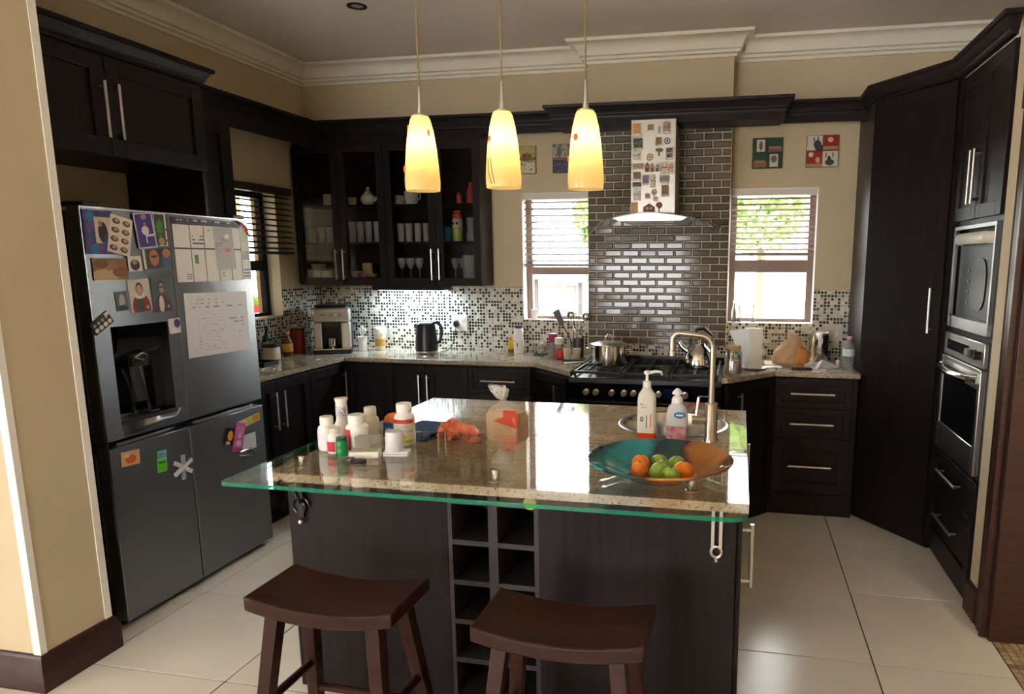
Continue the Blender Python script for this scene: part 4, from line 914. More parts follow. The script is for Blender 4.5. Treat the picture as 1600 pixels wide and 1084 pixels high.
MB().tube([(.0605*math.cos(F-.5),.0605*math.sin(F-.5),.10),(.064*math.cos(F-.35),.064*math.sin(F-.35),.05),(.063*math.cos(F-.2),.063*math.sin(F-.2),.01)],.0014,6).build('streak', STREAK, s)
MB().tube([(.0605*math.cos(F-.75),.0605*math.sin(F-.75),.10),(.064*math.cos(F-.62),.064*math.sin(F-.62),.05),(.063*math.cos(F-.4),.063*math.sin(F-.4),.01)],.0014,6).build('streak', STREAK, s)
pendant('amber glass pendant lamp nearest the cooker hood', -.5425, 1.80, [(F-.5,.17,.009,.012),(F-1.25,.10,.005,.014)], 5)
r = thing('downlight','small round recessed downlight in the ceiling','lamp',(-2.154,3.81,ZC))
MB().lathe([(.055,-.004),(.055,.0),(.034,.0),(.034,-.004)],28,caps=False).lathe([(.055,-.004),(.034,-.0045)],28,caps=False).build('ring', BLACKP, r)
MB().lathe([(.034,-.0005),(.024,-.002),(0,-.003)],24).build('lens', pbr('downlight_lens', (.45,.43,.40), .2), r)

# ================================================================== things on the glass bar
GZ = .9003
def label_band(parent, r0, z0, z1, mat, a0=0, a1=2*PI, seg=24, name='label'):
    v = []; f = []
    for k in range(seg+1):
        a = a0+(a1-a0)*k/seg
        for rr in (r0+.0003, r0+.0011):
            for z in (z0,z1): v.append((rr*math.cos(a), rr*math.sin(a), z))
    for k in range(seg):
        b = k*4; n_ = b+4
        f += [(b+2,n_+2,n_+3,b+3),(b,b+1,n_+1,n_),(b+1,b+3,n_+3,n_+1),(b,n_,n_+2,b+2)]
    f += [(0,2,3,1),(seg*4,seg*4+1,seg*4+3,seg*4+2)]
    return MB().add(v, f, True).build(name, mat, parent)
def pill_bottle(label, x, y, rad, h, capm, bodym, lab=None, cap_r=None, cap_h=None, z=GZ, extra=None):
    r = thing('pill_bottle', label, 'bottle', (x,y,z)); ch = cap_h or h*.22; cr = cap_r or rad*.72; hb = h-ch
    MB().lathe([(rad*.95,0),(rad,.004),(rad,hb*.78),(rad*.93,hb*.88),(cr*.92,hb*.97),(cr*.92,hb)],28).build('body', bodym, r)
    MB().lathe([(cr,0),(cr,ch*.9),(cr*.93,ch),(0,ch)],28,(0,0,hb)).build('cap', capm, r)
    if lab: label_band(r, rad, hb*.10, hb*.74, lab)
    for e in (extra or []): label_band(r, rad+.001, e[0]*hb, e[1]*hb, e[2], *(e[3:5] if len(e) > 3 else ()), name='label_patch')
    return r
WLAB = print_mat('lab_white', (.72,.72,.74), [('s',.5,.7,.5,.18,4,.5,(.5,.5,.55)),('s',.5,.3,.5,.2,5,.46,(.55,.55,.6))])
RLAB = pbr('lab_red', (.55,.02,.04), .4)
pill_bottle('plain white pill bottle nearest the fridge end of the bar', -1.398, 2.117, .031, .118, WHITE, WHITE, WLAB)
r = thing('pump_bottle','tall slim white bottle behind the pill bottles','bottle',(-1.412,2.235,GZ))
MB().lathe([(.030,0),(.031,.004),(.031,.055),(.021,.075),(.0195,.085)],24).build('body', WHITE, r); MB().lathe([(.0195,0),(.0195,.06),(.022,.066),(.023,.074),(0,.074)],24,(0,0,.085)).build('cap', WHITE, r)
label_band(r, .0195, .095, .13, print_mat('lab_dots',(.70,.70,.72),[('n',9,.6,(.05,.05,.06))]))
pill_bottle('small white pill bottle with a red label behind the green tube', -1.350, 2.086, .026, .088, CREAM, WHITE, pbr('lab_cream',(.75,.72,.68),.5), extra=[(.12,.62,RLAB,F-.6,F+.55)])
r = thing('tablet_tube','short green tube of tablets among the pill bottles','tube',(-1.304,2.053,GZ))
GREEN = pbr('green_gloss', (.005,.26,.07), .12, trans=.2)
MB().lathe([(.0185,0),(.019,.003),(.019,.025),(.0185,.027),(.019,.029),(.019,.05),(.0165,.054)],24).build('body', GREEN, r); MB().lathe([(.0175,0),(.0175,.010),(0,.011)],24,(0,0,.054)).build('cap', pbr('green_dark',(.003,.09,.03),.2), r)
pill_bottle('large white pill bottle with a tall red label', -1.287, 2.125, .040, .128, WHITE, WHITE, pbr('lab_cream',(.75,.72,.68),.5), extra=[(.10,.82,RLAB,F-.75,F-.05)])
pill_bottle('white pill bottle at the back beside the orange packet', -1.296, 2.232, .030, .132, CREAM, CREAM)
TLAB = print_mat('lab_tall',(.72,.70,.60),[('r',.5,.92,.5,.09,(.55,.04,.03)),('r',.5,.5,.5,.06,(.60,.58,.48)),('e',.5,.25,.3,.16,(.75,.42,.04)),('r',.5,.06,.5,.07,(.35,.52,.05)),('s',.5,.7,.4,.08,3,.5,(.35,.4,.35))])
pill_bottle('tallest white vitamin bottle with red and green label', -1.166, 2.237, .037, .150, WHITE, WHITE, None, cap_r=.027, cap_h=.030, extra=[(.10,.80,TLAB,F-1.3,F+1.3)])
r = thing('tablet_packet','orange and blue folded packet behind the plastic cup','packet',(-1.245,2.30,GZ),.15)
MB().hexa([(-.035,-.012,0),(.035,-.012,0),(.035,.014,0),(-.035,.014,0)],[(-.034,-.008,.065),(.035,-.008,.065),(.035,.008,.065),(-.034,.008,.065)]).build('box', print_mat('pk_blue',(.02,.10,.42),[('r',.7,.5,.25,.3,(.05,.30,.50)),('e',.3,.45,.2,.2,(.6,.65,.75)),('r',.5,.06,.5,.06,(.65,.60,.5))]), r)
MB().loft([(.060,.034,.010,0,0,3),(.080,.034,.009,.002,0,3),(.092,.024,.006,.004,0,2.5),(.10,.012,.003,.012,0,2)],16,.004,3).build('flap', pbr('pk_orange',(.75,.18,.02),.4), r)
r = thing('plastic_cup','upturned white plastic measuring cup on a flat box','cup',(-1.135,2.10,GZ+.016))
MB().lathe([(.0305,0),(.0305,.004),(.029,.06),(.027,.066),(0,.067)],28).build('body', pbr('cup_white',(.74,.74,.72),.3,trans=.15), r)
MB().lathe([(.0325,0),(.0325,.004),(.0305,.0045)],28,caps=False).build('rim', WHITE, r)
o = MB().box(-.042,-.025,0,.042,.025,.0155).build('flat_box', print_mat('bx_white',(.74,.74,.78),[('r',.5,.5,.5,.12,(.5,.5,.55))]), loc=(-1.125,2.098,GZ), rz=.2, bevel=.002); tag(o,'small flat white box under the plastic cup','box')
r = thing('pill_organiser','open white pill box with a lid leaning up','pill box',(-1.218,2.055,GZ),.25)
MB().box(-.048,-.026,0,.048,.026,.022).build('base', WHITE, r, bevel=.002); MB().box(-.044,-.022,.0221,.044,.022,.0235).build('blister', print_mat('bx_bl',(.55,.50,.36),[('n',8,.55,(.35,.32,.2)),('r',.8,.5,.15,1,(.30,.45,.15))]), r)
MB().box(-.048,0,0,.048,.0025,.05).xf(Matrix.Translation((0,.022,.022)) @ Matrix.Rotation(-.5,4,'X')).build('lid', pane_mat('clear_plastic',(.80,.78,.76),f0=.08), r)
r = thing('key_fob','black key fob beside the pill box','key fob',(-1.205,1.985,GZ),.2)
MB().loft([(0,.026,.014,0,0,2.5),(.006,.028,.016,0,0,2.5),(.012,.024,.013,0,0,2.5)],20).build('fob', BLACKP, r); MB().loft([(0,.016,.010,-.03,.012,2.5),(.008,.017,.011,-.03,.012,2.5),(.014,.013,.009,-.03,.012,2.5)],16).build('remote', BLACKP, r)
MB().tube([(.03+.010*math.cos(t), .006+.010*math.sin(t), .003) for t in [k*PI/6 for k in range(13)]],.0012,6).build('ring', CHROME, r)

# bowl of fruit
def bowl_mat():
    m, nt, out = newmat('swirled_bowl_glass'); L = nt.links.new
    tc = N(nt,'ShaderNodeTexCoord'); nz = N(nt,'ShaderNodeTexNoise'); nz.inputs['Scale'].default_value = 6; nz.inputs['Detail'].default_value = 2; L(tc.outputs['Object'], nz.inputs['Vector'])
    sp_ = N(nt,'ShaderNodeSeparateXYZ'); L(tc.outputs['Object'], sp_.inputs[0])
    a = N(nt,'ShaderNodeMath',operation='MULTIPLY_ADD',i_1=.22,i_2=-.11); L(nz.outputs[0], a.inputs[0])
    b = N(nt,'ShaderNodeMath',operation='ADD'); L(sp_.outputs[0], b.inputs[0]); L(a.outputs[0], b.inputs[1])
    b2 = N(nt,'ShaderNodeMath',operation='MULTIPLY_ADD',i_1=-.35); L(sp_.outputs[1], b2.inputs[0]); L(b.outputs[0], b2.inputs[2])
    c = N(nt,'ShaderNodeMath',operation='MULTIPLY_ADD',i_1=2.3,i_2=.5); L(b2.outputs[0], c.inputs[0])
    r = N(nt,'ShaderNodeValToRGB'); e = r.color_ramp.elements
    e[0].position = 0; e[0].color = (.02,.07,.07,1); e[1].position = 1; e[1].color = (.16,.07,.03,1)
    for p, col in ((.06,(.02,.24,.28)),(.26,(.03,.32,.36)),(.33,(.01,.03,.05)),(.44,(.01,.07,.08)),(.53,(.01,.06,.07)),(.60,(.05,.02,.03)),(.66,(.42,.16,.03)),(.90,(.50,.21,.05))):
        q = e.new(p); q.color = (*col,1)
    L(c.outputs[0], r.inputs[0])
    p = N(nt,'ShaderNodeBsdfPrincipled'); p.inputs['Roughness'].default_value = .06; p.inputs['Specular IOR Level'].default_value = .7; L(r.outputs[0], p.inputs['Base Color']); L(p.outputs[0], out.inputs[0]); return m
BX, BY = -.222, 2.045
o = MB().lathe([(0,.004),(.105,0),(.112,.004),(.15,.022),(.19,.042),(.220,.053),(.2225,.057),(.219,.06),(.185,.048),(.15,.032),(.11,.014),(.05,.009),(0,.008)],56,caps=False).build('fruit_bowl', bowl_mat(), loc=(BX,BY,GZ)); tag(o,'wide glass bowl swirled teal and orange on the bar','bowl')
ORG = pbr('orange_peel',(.78,.20,.015),.38,bump=.5,scale=(300,300,300)); LIME = pbr('lime_peel',(.20,.33,.03),.35,bump=.4,scale=(250,250,250),col2=(.30,.42,.06)); STEMG = pbr('stem_green',(.05,.08,.02),.6)
def fruit(nm, label, x, y, z, rad, mat, ell=1.0):
    r = thing(nm, label, nm, (x,y,z-rad*.97), random.uniform(0,6))
    MB().ball((0,0,rad*.97),rad*ell,rad,rad*.97,20,12).build('skin', mat, r); MB().lathe([(.003,0),(.0035,.002),(0,.0025)],8,(0,0,rad*1.93)).build('stem', STEMG, r)
FZ = .9105
for nm, lb, x, y, rad, mt, el in (('orange','orange at the back left of the fruit bowl',-.280,2.030,.029,ORG,1),('orange','orange at the front left of the fruit bowl',-.274,1.962,.028,ORG,1),('orange','orange at the right side of the fruit pile',-.146,1.968,.031,ORG,1),
    ('lime','lime at the back of the fruit bowl between oranges',-.228,2.062,.026,LIME,1.1),('lime','lime at the back right of the fruit bowl',-.172,2.048,.027,LIME,1.15),('lime','largest lime at the front centre of the fruit bowl',-.214,1.955,.029,LIME,1.05),('lime','lime tucked behind the front centre lime',-.205,2.006,.026,LIME,1.05),('lime','lime at the front right of the fruit bowl',-.176,1.914,.024,LIME,1.15)):
    fruit(nm, lb, x, y, FZ+rad*.97+(.010 if y < 1.93 else 0), rad, mt, el)

# ================================================================== things on the granite
IZT = .8455
r = thing('wallet','dark blue folder lying on the island','folder',(-1.27,2.60,IZT),-.12)
NAVY = pbr('navy_cover',(.014,.034,.095),.65,spec=.15)
MB().box(-.09,-.13,0,.09,.13,.006).build('cover', NAVY, r, bevel=.002); MB().box(-.087,-.127,.006,.085,.127,.016).build('pages', pbr('navy_pages',(.03,.055,.12),.5), r); MB().box(-.09,-.13,.016,.09,.13,.021).build('cover', NAVY, r, bevel=.002)
MB().tube([(-.05,-.09,.0235),(.0,-.085,.024),(.04,-.07,.0235)],.002,6).build('pen_clip', CHROME, r)
BREAD = pbr('bread_loaf',(.56,.33,.10),.7,var=.2,scale=(30,30,30)); BAG = pbr('bag_film',(.74,.68,.58),.18,alpha=.30)
r = thing('bread_bag','loaf of bread in a tied plastic bag on the island','bread',(-.895,2.575,IZT),-.25)
LS = [(.001,.070,.046,0,0,9),(.012,.074,.050,0,0,9),(.06,.074,.050,0,0,8),(.098,.074,.050,0,0,7),(.112,.066,.044,0,0,5),(.119,.03,.02,0,0,3)]
MB().loft(LS,40,.004,1,60).build('loaf', BREAD, r)
BS = [(.0,.076,.053,0,0,8),(.015,.081,.056,0,0,8),(.04,.081,.056,0,0,7),(.07,.081,.056,0,0,6.5),(.10,.080,.055,0,0,6),(.116,.072,.049,-.002,0,4.5),(.128,.056,.039,-.006,0,3.2),(.142,.034,.026,-.010,0,2.5),(.152,.020,.016,-.013,0,2.2),(.160,.013,.011,-.016,0,2)]
MB().loft(BS,56,.007,2,60).build('bag', BAG, r)
MB().loft([(.158,.013,.011,-.016,0,2),(.168,.022,.014,-.019,0,2),(.180,.028,.014,-.024,0,2),(.194,.036,.013,-.034,0,2),(.206,.042,.010,-.044,0,2),(.214,.044,.007,-.052,0,2)],28,.016,5,70).build('bag_top', pbr('bag_white',(.70,.66,.60),.4,trans=.3), r)
lv = []; lf = []
for z, rx, ry, k in ((.062,.0835,.0585,6.5),(.085,.0835,.0585,6.5),(.102,.0825,.0575,6),(.117,.074,.051,4.5),(.128,.060,.043,3.2)):
    t0 = -1.62+(z-.062)*1.5; t1 = -.45-(z-.062)*2.0
    for q in range(11):
        a = t0+(t1-t0)*q/10 if z > .07 else -.85+.3*q/10; ca, sa = math.cos(a), math.sin(a)
        lv.append((rx*math.copysign(abs(ca)**(2/k),ca)*1.03, ry*math.copysign(abs(sa)**(2/k),sa)*1.06, z))
for i_ in range(4):
    for q in range(10): lf.append((i_*11+q,i_*11+q+1,(i_+1)*11+q+1,(i_+1)*11+q))
MB().add(lv,lf,True).build('label', pbr('bag_red',(.62,.07,.03),.4), r)
def crumple(name, label, cat, loc, rz, secs, mat, jit, seed, fr=28):
    o = MB().loft(secs, 40, jit, seed, fr).build(name, mat, loc=loc, rz=rz, ang=25); tag(o, label, cat); return o
crumple('snack_packet','crumpled red and orange snack packet on the island','packet',(-1.092,2.56,IZT),.0,[(0,.075,.036,0,0,2.6),(.01,.085,.045,0,0,2.4),(.02,.084,.044,0,0,2.4),(.03,.080,.040,-.004,.002,2.4),(.04,.070,.034,-.01,.004,2.2),(.05,.055,.024,-.02,.006,2.2),(.06,.034,.014,-.03,.008,2),(.066,.014,.006,-.034,.008,2)],pbr('snack_red',(.70,.05,.02),.3,col2=(.80,.36,.20),scale=(34,34,34)),.026,4,48)
o = MB().loft([(0,.026,.016,0,0,3),(.01,.03,.02,0,0,3),(.022,.02,.012,0,0,3)],18,.01,8).build('sweet_wrapper', pbr('wrapper_orange',(.70,.20,.08),.35), loc=(-1.0,2.49,IZT), rz=.4); tag(o,'small orange sweet wrapper in front of the snack packet','wrapper')
# sanitiser and soap
r = thing('sanitiser_bottle','tall clear pump bottle with a little red liquid','bottle',(-.348,2.685,IZT))
FROST = pbr('frosted_plastic',(.82,.78,.68),.25,trans=.2,ior=1.2)
MB().loft([(0,.036,.026,0,0,5),(.03,.0365,.0265,0,0,5)],28).build('liquid', pbr('red_liquid',(.85,.07,.02),.1,trans=.2), r)
MB().loft([(.03,.0365,.0265,0,0,5),(.165,.036,.026,0,0,4.5),(.185,.033,.024,0,0,3.5),(.20,.022,.018,0,0,2.5),(.212,.016,.015,0,0,2)],28).build('body', FROST, r)
MB().lathe([(.0165,0),(.0165,.022),(.007,.026),(.0055,.05),(.013,.052),(.014,.062),(.009,.066),(0,.066)],20,(0,0,.212)).build('pump', WHITE, r)
MB().tube([(.008,0,.270),(.035,0,.276),(.055,0,.274),(.060,0,.262)],[.007,.006,.005,.004],10).build('spout', WHITE, r)
MB().box(-.027,-.0275,.05,.027,-.0262,.155).build('label', print_mat('lab_san',(.66,.62,.52),[('s',.35,.85,.3,.10,3,.5,(.12,.12,.12)),('e',.2,.35,.13,.10,(.05,.05,.05)),('e',.2,.35,.08,.06,(.4,.38,.3)),('r',.55,.25,.04,.25,(.12,.12,.12)),('r',.85,.3,.06,.25,(.7,.2,.12))]), r)
r = thing('soap_dispenser','clear hand soap pump with pink liquid and blue oval label','soap',(-.228,2.70,IZT))
MB().loft([(0,.040,.024,0,0,4),(.06,.043,.026,0,0,4)],28).build('liquid', pbr('pink_liquid',(.60,.12,.18),.1,trans=.3,col2=(.8,.55,.58),scale=(40,40,40)), r)
MB().loft([(.06,.043,.026,0,0,4),(.11,.0425,.026,0,0,3.5),(.135,.036,.023,0,0,3),(.15,.02,.018,0,0,2.2),(.155,.017,.016,0,0,2)],28).build('body', pbr('clear_soap',(.86,.86,.84),.12,trans=.4,ior=1.2), r)
MB().lathe([(.022,0),(.023,.012),(.018,.024),(.011,.028),(.011,.034),(.021,.036),(.019,.044),(.006,.058),(0,.058)],24,(0,0,.150)).build('pump', WHITE, r)
MB().loft([(0,.023,.013,0,0,2),(.0012,.023,.013,0,0,2)],24).xf(Matrix.Translation((.012,-.0265,.105)) @ Matrix.Rotation(PI/2,4,'X')).build('label', print_mat('lab_soap',(.02,.14,.36),[('e',.5,.5,.42,.35,(.03,.20,.5)),('r',.5,.5,.3,.12,(.75,.78,.8))]), r)

# ================================================================== things on the back and left counters
CZ = .8955
r = thing('coffee_machine','silver and black coffee machine in the corner of the counter','coffee machine',(-2.93,4.60,CZ),math.radians(28))
SILV = pbr('silver_plastic',(.55,.54,.52),.3,.6)
MB().box(-.13,-.19,0,.13,.15,.03).build('base', BLACKP, r, bevel=.006)
MB().box(-.125,.0,.03,.125,.15,.33).build('back_body', BLACKP, r, bevel=.01)
MB().box(-.125,-.13,.03,-.07,.0,.22).build('front_column', SILV, r, bevel=.008); MB().box(.06,-.13,.03,.125,.0,.22).build('front_column', SILV, r, bevel=.008)
MB().box(-.128,-.14,.222,.128,.02,.325).build('head', SILV, r, bevel=.018)
MB().box(-.11,-.1405,.245,.11,-.139,.30).build('control_strip', print_mat('coffee_panel',(.50,.49,.46),[('r',.25,.55,.08,.07,(.25,.24,.22)),('e',.62,.5,.05,.2,(.7,.7,.7)),('e',.76,.5,.05,.2,(.3,.3,.3)),('e',.5,.5,.04,.16,(.3,.3,.3))]), r)
MB().box(-.105,-.12,.325,.105,.13,.342).build('lid', BLACKP, r, bevel=.008)
MB().box(-.06,-.11,.185,.05,-.02,.222).build('brew_nozzle', BLACKP, r, bevel=.006)
MB().lathe([(.022,0),(.030,.004),(.031,.075),(.029,.075),(.028,.006),(0,.006)],24,(-.005,-.09,.031)).build('steel_cup', CHROME, r)
MB().box(-.12,-.19,.03,.12,-.14,.036).build('drip_tray', CHROME, r)
MB().tube([(.02,.10,.34),(.03,.12,.38),(.0,.14,.40)],.003,6).build('wire', WHITE, r)
def lathe_thing(name, label, cat, x, y, z, parts, group=None, rz=0):
    r = thing(name, label, cat, (x,y,z), rz, group)
    for pn, prof_, mt in parts: MB().lathe(prof_,24,caps=True).build(pn, mt, r)
    return r
r = lathe_thing('ceramic_jar','pale ceramic jar with a dark lid by the left window','jar',-3.085,4.10,CZ,[('body',[(.05,0),(.056,.006),(.056,.075),(.05,.085)],pbr('jar_cream',(.62,.55,.42),.4)),('lid',[(.056,.086),(.058,.092),(.056,.11),(.03,.12),(.012,.125),(.012,.14),(0,.14)],pbr('lid_dark',(.03,.035,.03),.4))])
lathe_thing('spice_bottle','amber topped sauce bottle behind the ceramic jar','bottle',-3.10,4.30,CZ,[('body',[(.03,0),(.032,.005),(.032,.10),(.015,.13),(.013,.15)],pbr('sauce_dark',(.16,.06,.02),.2)),('label',[(.0325,.03),(.033,.031),(.033,.085),(.0325,.086)],pbr('label_amber',(.62,.32,.06),.5)),('cap',[(.015,.15),(.015,.17),(0,.171)],pbr('cap_yellow',(.6,.4,.05),.4))])
lathe_thing('red_canister','dark red canister beside the coffee machine','canister',-3.13,4.46,CZ,[('body',[(.045,0),(.047,.004),(.047,.16),(.045,.165)],pbr('canister_red',(.22,.02,.015),.3)),('lid',[(.048,.165),(.048,.18),(.0,.183)],pbr('canister_lid',(.10,.01,.01),.3))])
lathe_thing('tall_bottle','slim dark bottle against the left window tiles','bottle',-3.17,4.18,CZ,[('body',[(.03,0),(.031,.005),(.031,.13),(.012,.17),(.011,.20)],pbr('bottle_green',(.02,.035,.02),.12)),('cap',[(.013,.20),(.013,.22),(0,.221)],BLACKP)])
o = MB().tube([(-2.86+.05*math.cos(t)+.06*t/9, 3.62+.05*math.sin(t)+.008*t, CZ+.004) for t in [k*.35 for k in range(34)]],.004,8).build('charging_cable', WHITE, loc=(0,0,0)); tag(o,'coiled white cable on the counter beside the fridge','cable')
r = thing('dark_tray','small dark tray on the counter behind the cable','tray',(-3.0,3.86,CZ)); MB().box(-.09,-.07,0,.09,.07,.006).build('base', BLACKP, r); MB().box(-.09,-.07,.006,-.082,.07,.025).box(.082,-.07,.006,.09,.07,.025).box(-.082,-.07,.006,.082,-.062,.025).box(-.082,.062,.006,.082,.07,.025).build('rim', BLACKP, r)
r = lathe_thing('white_vase','small white vase with dried flowers beside the coffee machine','vase',-2.735,4.66,CZ,[('body',[(.036,0),(.037,.003),(.032,.05),(.038,.10),(.042,.105),(.038,.105),(.03,.05),(0,.045)],WHITE)])
PET = pbr('petal_white',(.74,.70,.64),.6)
for k in range(6):
    a = k*1.05; MB().tube([(0,0,.08),(.012*math.cos(a),.012*math.sin(a),.12),(.026*math.cos(a),.022*math.sin(a),.155+.012*(k%3))],[.002,.002,.010],6).build('flower', PET, r)
lathe_thing('travel_cup','reusable cup with a tan sleeve and white lid','cup',-2.625,4.72,CZ,[('body',[(.032,0),(.033,.003),(.042,.125)],pbr('cup_cream',(.70,.60,.45),.4)),('sleeve',[(.0365,.03),(.0378,.031),(.0415,.085),(.0405,.086)],pbr('sleeve_tan',(.55,.30,.08),.5)),('lid',[(.046,.125),(.047,.135),(.044,.16),(.035,.17),(0,.172)],WHITE)])
r = thing('kettle','matt black electric kettle on the counter','kettle',(-2.205,4.62,CZ))
KB = pbr('kettle_black',(.012,.013,.016),.35)
MB().lathe([(.078,0),(.08,.003),(.08,.018),(.075,.02)],28).build('power_base', STEEL, r)
MB().lathe([(.078,.021),(.08,.024),(.076,.12),(.067,.20),(.064,.212)],32).build('body', KB, r)
MB().lathe([(.064,.212),(.055,.222),(.02,.228),(.0,.228)],28).build('lid', pbr('kettle_lid',(.35,.36,.38),.25,.8), r)
MB().tube([(.05,0,.215),(.085,0,.225),(.112,0,.20),(.118,0,.14),(.105,0,.09),(.076,0,.07)],[.012,.013,.012,.011,.011,.010],10).build('handle', KB, r)
MB().hexa([(-.07,-.018,.17),(-.07,.018,.17),(-.06,.018,.21),(-.06,-.018,.21)],[(-.09,-.008,.20),(-.09,.008,.20),(-.085,.008,.212),(-.085,-.008,.212)]).build('spout', pbr('kettle_lid',(.35,.36,.38),.25,.8), r)
r = thing('wall_socket','white wall socket with a black plug above the counter','socket',(-2.045,4.862,1.095))
MB().box(-.062,-.010,-.06,.062,0,.06).build('plate', WHITE, r, bevel=.003)
MB().loft([(0,.020,.026,0,0,2.5),(.03,.016,.022,0,0,2.5)],18).xf(Matrix.Translation((-.022,-.010,-.005)) @ Matrix.Rotation(PI/2,4,'X')).build('plug', BLACKP, r)
MB().box(.018,-.0125,.012,.04,-.01,.03).build('switch', CREAM, r)
o = MB().tube([(-2.067,4.83,1.07),(-2.07,4.82,1.0),(-2.09,4.80,.93),(-2.10,4.74,.9005),(-2.12,4.68,.9)],.003,8).build('power_cable', BLACKP); tag(o,'black cord hanging from the socket to the kettle','cord')
r = thing('wall_socket','white double socket on the tiles right of the window','socket',(.622,4.862,1.075))
MB().box(-.062,-.010,-.055,.062,0,.055).build('plate', CREAM, r, bevel=.003)
for x in (-.03,.02): MB().box(x,-.0125,-.02,x+.018,-.01,.01).build('switch', WHITE, r)
lathe_thing('sauce_bottle','yellow sauce bottle under the left back window','bottle',-1.605,4.73,CZ,[('body',[(.022,0),(.023,.004),(.023,.07),(.012,.095)],pbr('mustard',(.62,.38,.02),.3)),('base_label',[(.0233,.004),(.0237,.005),(.0237,.03),(.0233,.031)],pbr('label_brown',(.2,.07,.02),.5)),('cap',[(.012,.095),(.012,.115),(0,.116)],pbr('cap_orange',(.6,.2,.05),.4))])
r = lathe_thing('milk_bottle','tall white bottle with a blue cap beside the yellow bottle','bottle',-1.535,4.70,CZ,[('body',[(.033,0),(.035,.004),(.035,.11),(.031,.125),(.035,.14),(.034,.175),(.027,.185)],WHITE),('cap',[(.028,.185),(.028,.205),(0,.206)],pbr('cap_blue',(.05,.07,.20),.35))])
label_band(r, .035, .03, .10, print_mat('lab_mb',(.72,.70,.68),[('e',.5,.55,.08,.2,(.2,.2,.22))]))
lathe_thing('glass_bowl','clear glass bowl with a green base under the left back window','bowl',-1.365,4.67,CZ,[('base',[(.04,0),(.05,.004),(.052,.018),(.05,.02)],pbr('green_glass',(.10,.16,.13),.1,trans=.4)),('bowl',[(.05,.021),(.058,.05),(.06,.08),(.057,.08),(.05,.03),(0,.024)],CLEAR)])
lathe_thing('spice_jar','red lidded spice jar beside the glass bowl','jar',-1.265,4.63,CZ,[('body',[(.027,0),(.028,.004),(.028,.10)],pbr('jar_glass',(.45,.38,.36),.15,trans=.3)),('lid',[(.030,.10),(.030,.155),(.026,.16),(0,.16)],pbr('lid_crimson',(.32,.02,.07),.35))])
lathe_thing('spice_jar','white lidded spice jar beside the red one','jar',-1.213,4.60,CZ,[('body',[(.026,0),(.027,.004),(.027,.09)],pbr('jar_grey',(.40,.42,.40),.15,trans=.3)),('lid',[(.029,.09),(.029,.13),(.024,.135),(0,.135)],WHITE)])
lathe_thing('red_mug','small bright red pot beside the spice jars','pot',-1.185,4.53,CZ,[('body',[(.027,0),(.032,.006),(.034,.05),(.03,.062),(.027,.062),(.03,.048),(0,.012)],REDP)])
for i,(x,y,l) in enumerate(((-1.12,4.47,'left of the pair of cream cups by the cooker'),(-1.062,4.50,'right of the pair of cream cups by the cooker'))):
    lathe_thing('cream_cup',l,'cup',x,y,CZ+.006,[('body',[(.022,0),(.024,.003),(.028,.07),(.026,.07),(.022,.006),(0,.005)],pbr('cup_yellowish',(.66,.60,.42),.4))],'cream cups by the cooker')
o = MB().box(-.08,-.045,0,.08,.045,.006).build('dark_coaster_tray', BLACKP, loc=(-1.09,4.485,CZ), bevel=.002); tag(o,'small dark tray under the cream cups','tray')
# utensil pot
r = thing('utensil_pot','dark pot beside the cooker for kitchen utensils','pot',(-1.085,4.645,CZ)); MB().lathe([(.034,0),(.037,.004),(.040,.13),(.037,.13),(.034,.006),(0,.006)],24).build('pot', pbr('pot_dark',(.05,.05,.055),.3), r)
def utensil(name, label, cat, tip, parts): 
    r = thing(name, label, cat, (-1.085,4.645,CZ+.0065))
    parts(r, Vector(tip))
def spatula(r, t):
    MB().tube([(0,0,.002),t*.72],.004,8).build('handle', BLACKP, r); d = t.normalized(); s = d.cross(Vector((0,1,0))).normalized()*.026
    a, b = t*.70, t; e = Vector((0,.002,0)); MB().hexa([a-s*.7-e,a+s*.7-e,b+s-e,b-s-e],[a-s*.7+e,a+s*.7+e,b+s+e,b-s+e]).build('blade', BLACKP, r)
utensil('spatula','black spatula leaning left out of the utensil pot','spatula',(-.16,.0,.31),spatula)
def whisk(r, t):
    MB().tube([(0,0,.002),t*.55],.006,8).build('handle', CHROME, r)
    d = t.normalized(); u = d.cross(Vector((0,1,0))).normalized(); w_ = d.cross(u)
    for k in range(4):
        a = k*PI/4; sdir = u*math.cos(a)+w_*math.sin(a)
        MB().tube([t*.54]+[t*.55 + (t*.45)*((1-math.cos(q))/2) + sdir*.028*math.sin(q) for q in [i*PI/8 for i in range(1,9)]]+[t]+[t*.55 + (t*.45)*((1-math.cos(q))/2) - sdir*.028*math.sin(q) for q in [i*PI/8 for i in range(8,0,-1)]],.0014,5).build('wire', CHROME, r)
utensil('whisk','steel balloon whisk upright in the utensil pot','whisk',(-.02,.0,.30),whisk)
def ladle(r, t):
    MB().tube([(0,0,.002),t*.8],.004,8).build('handle', CHROME, r); MB().ball(tuple(t*.9),.03,.018,.03,16,9).build('bowl', CHROME, r)
utensil('ladle','steel ladle leaning right out of the utensil pot','ladle',(.055,.02,.30),ladle)
utensil('serving_spoon','steel serving spoon between the whisk and spatula','spoon',(-.065,.025,.31),ladle)
o = MB().box(-.07,-.02,0,.07,.02,.008).build('spoon_rest', pbr('rest_grey',(.45,.44,.46),.3), loc=(-1.04,4.33,CZ), rz=.7, bevel=.003); tag(o,'grey spoon rest at the edge of the cooker','spoon rest')

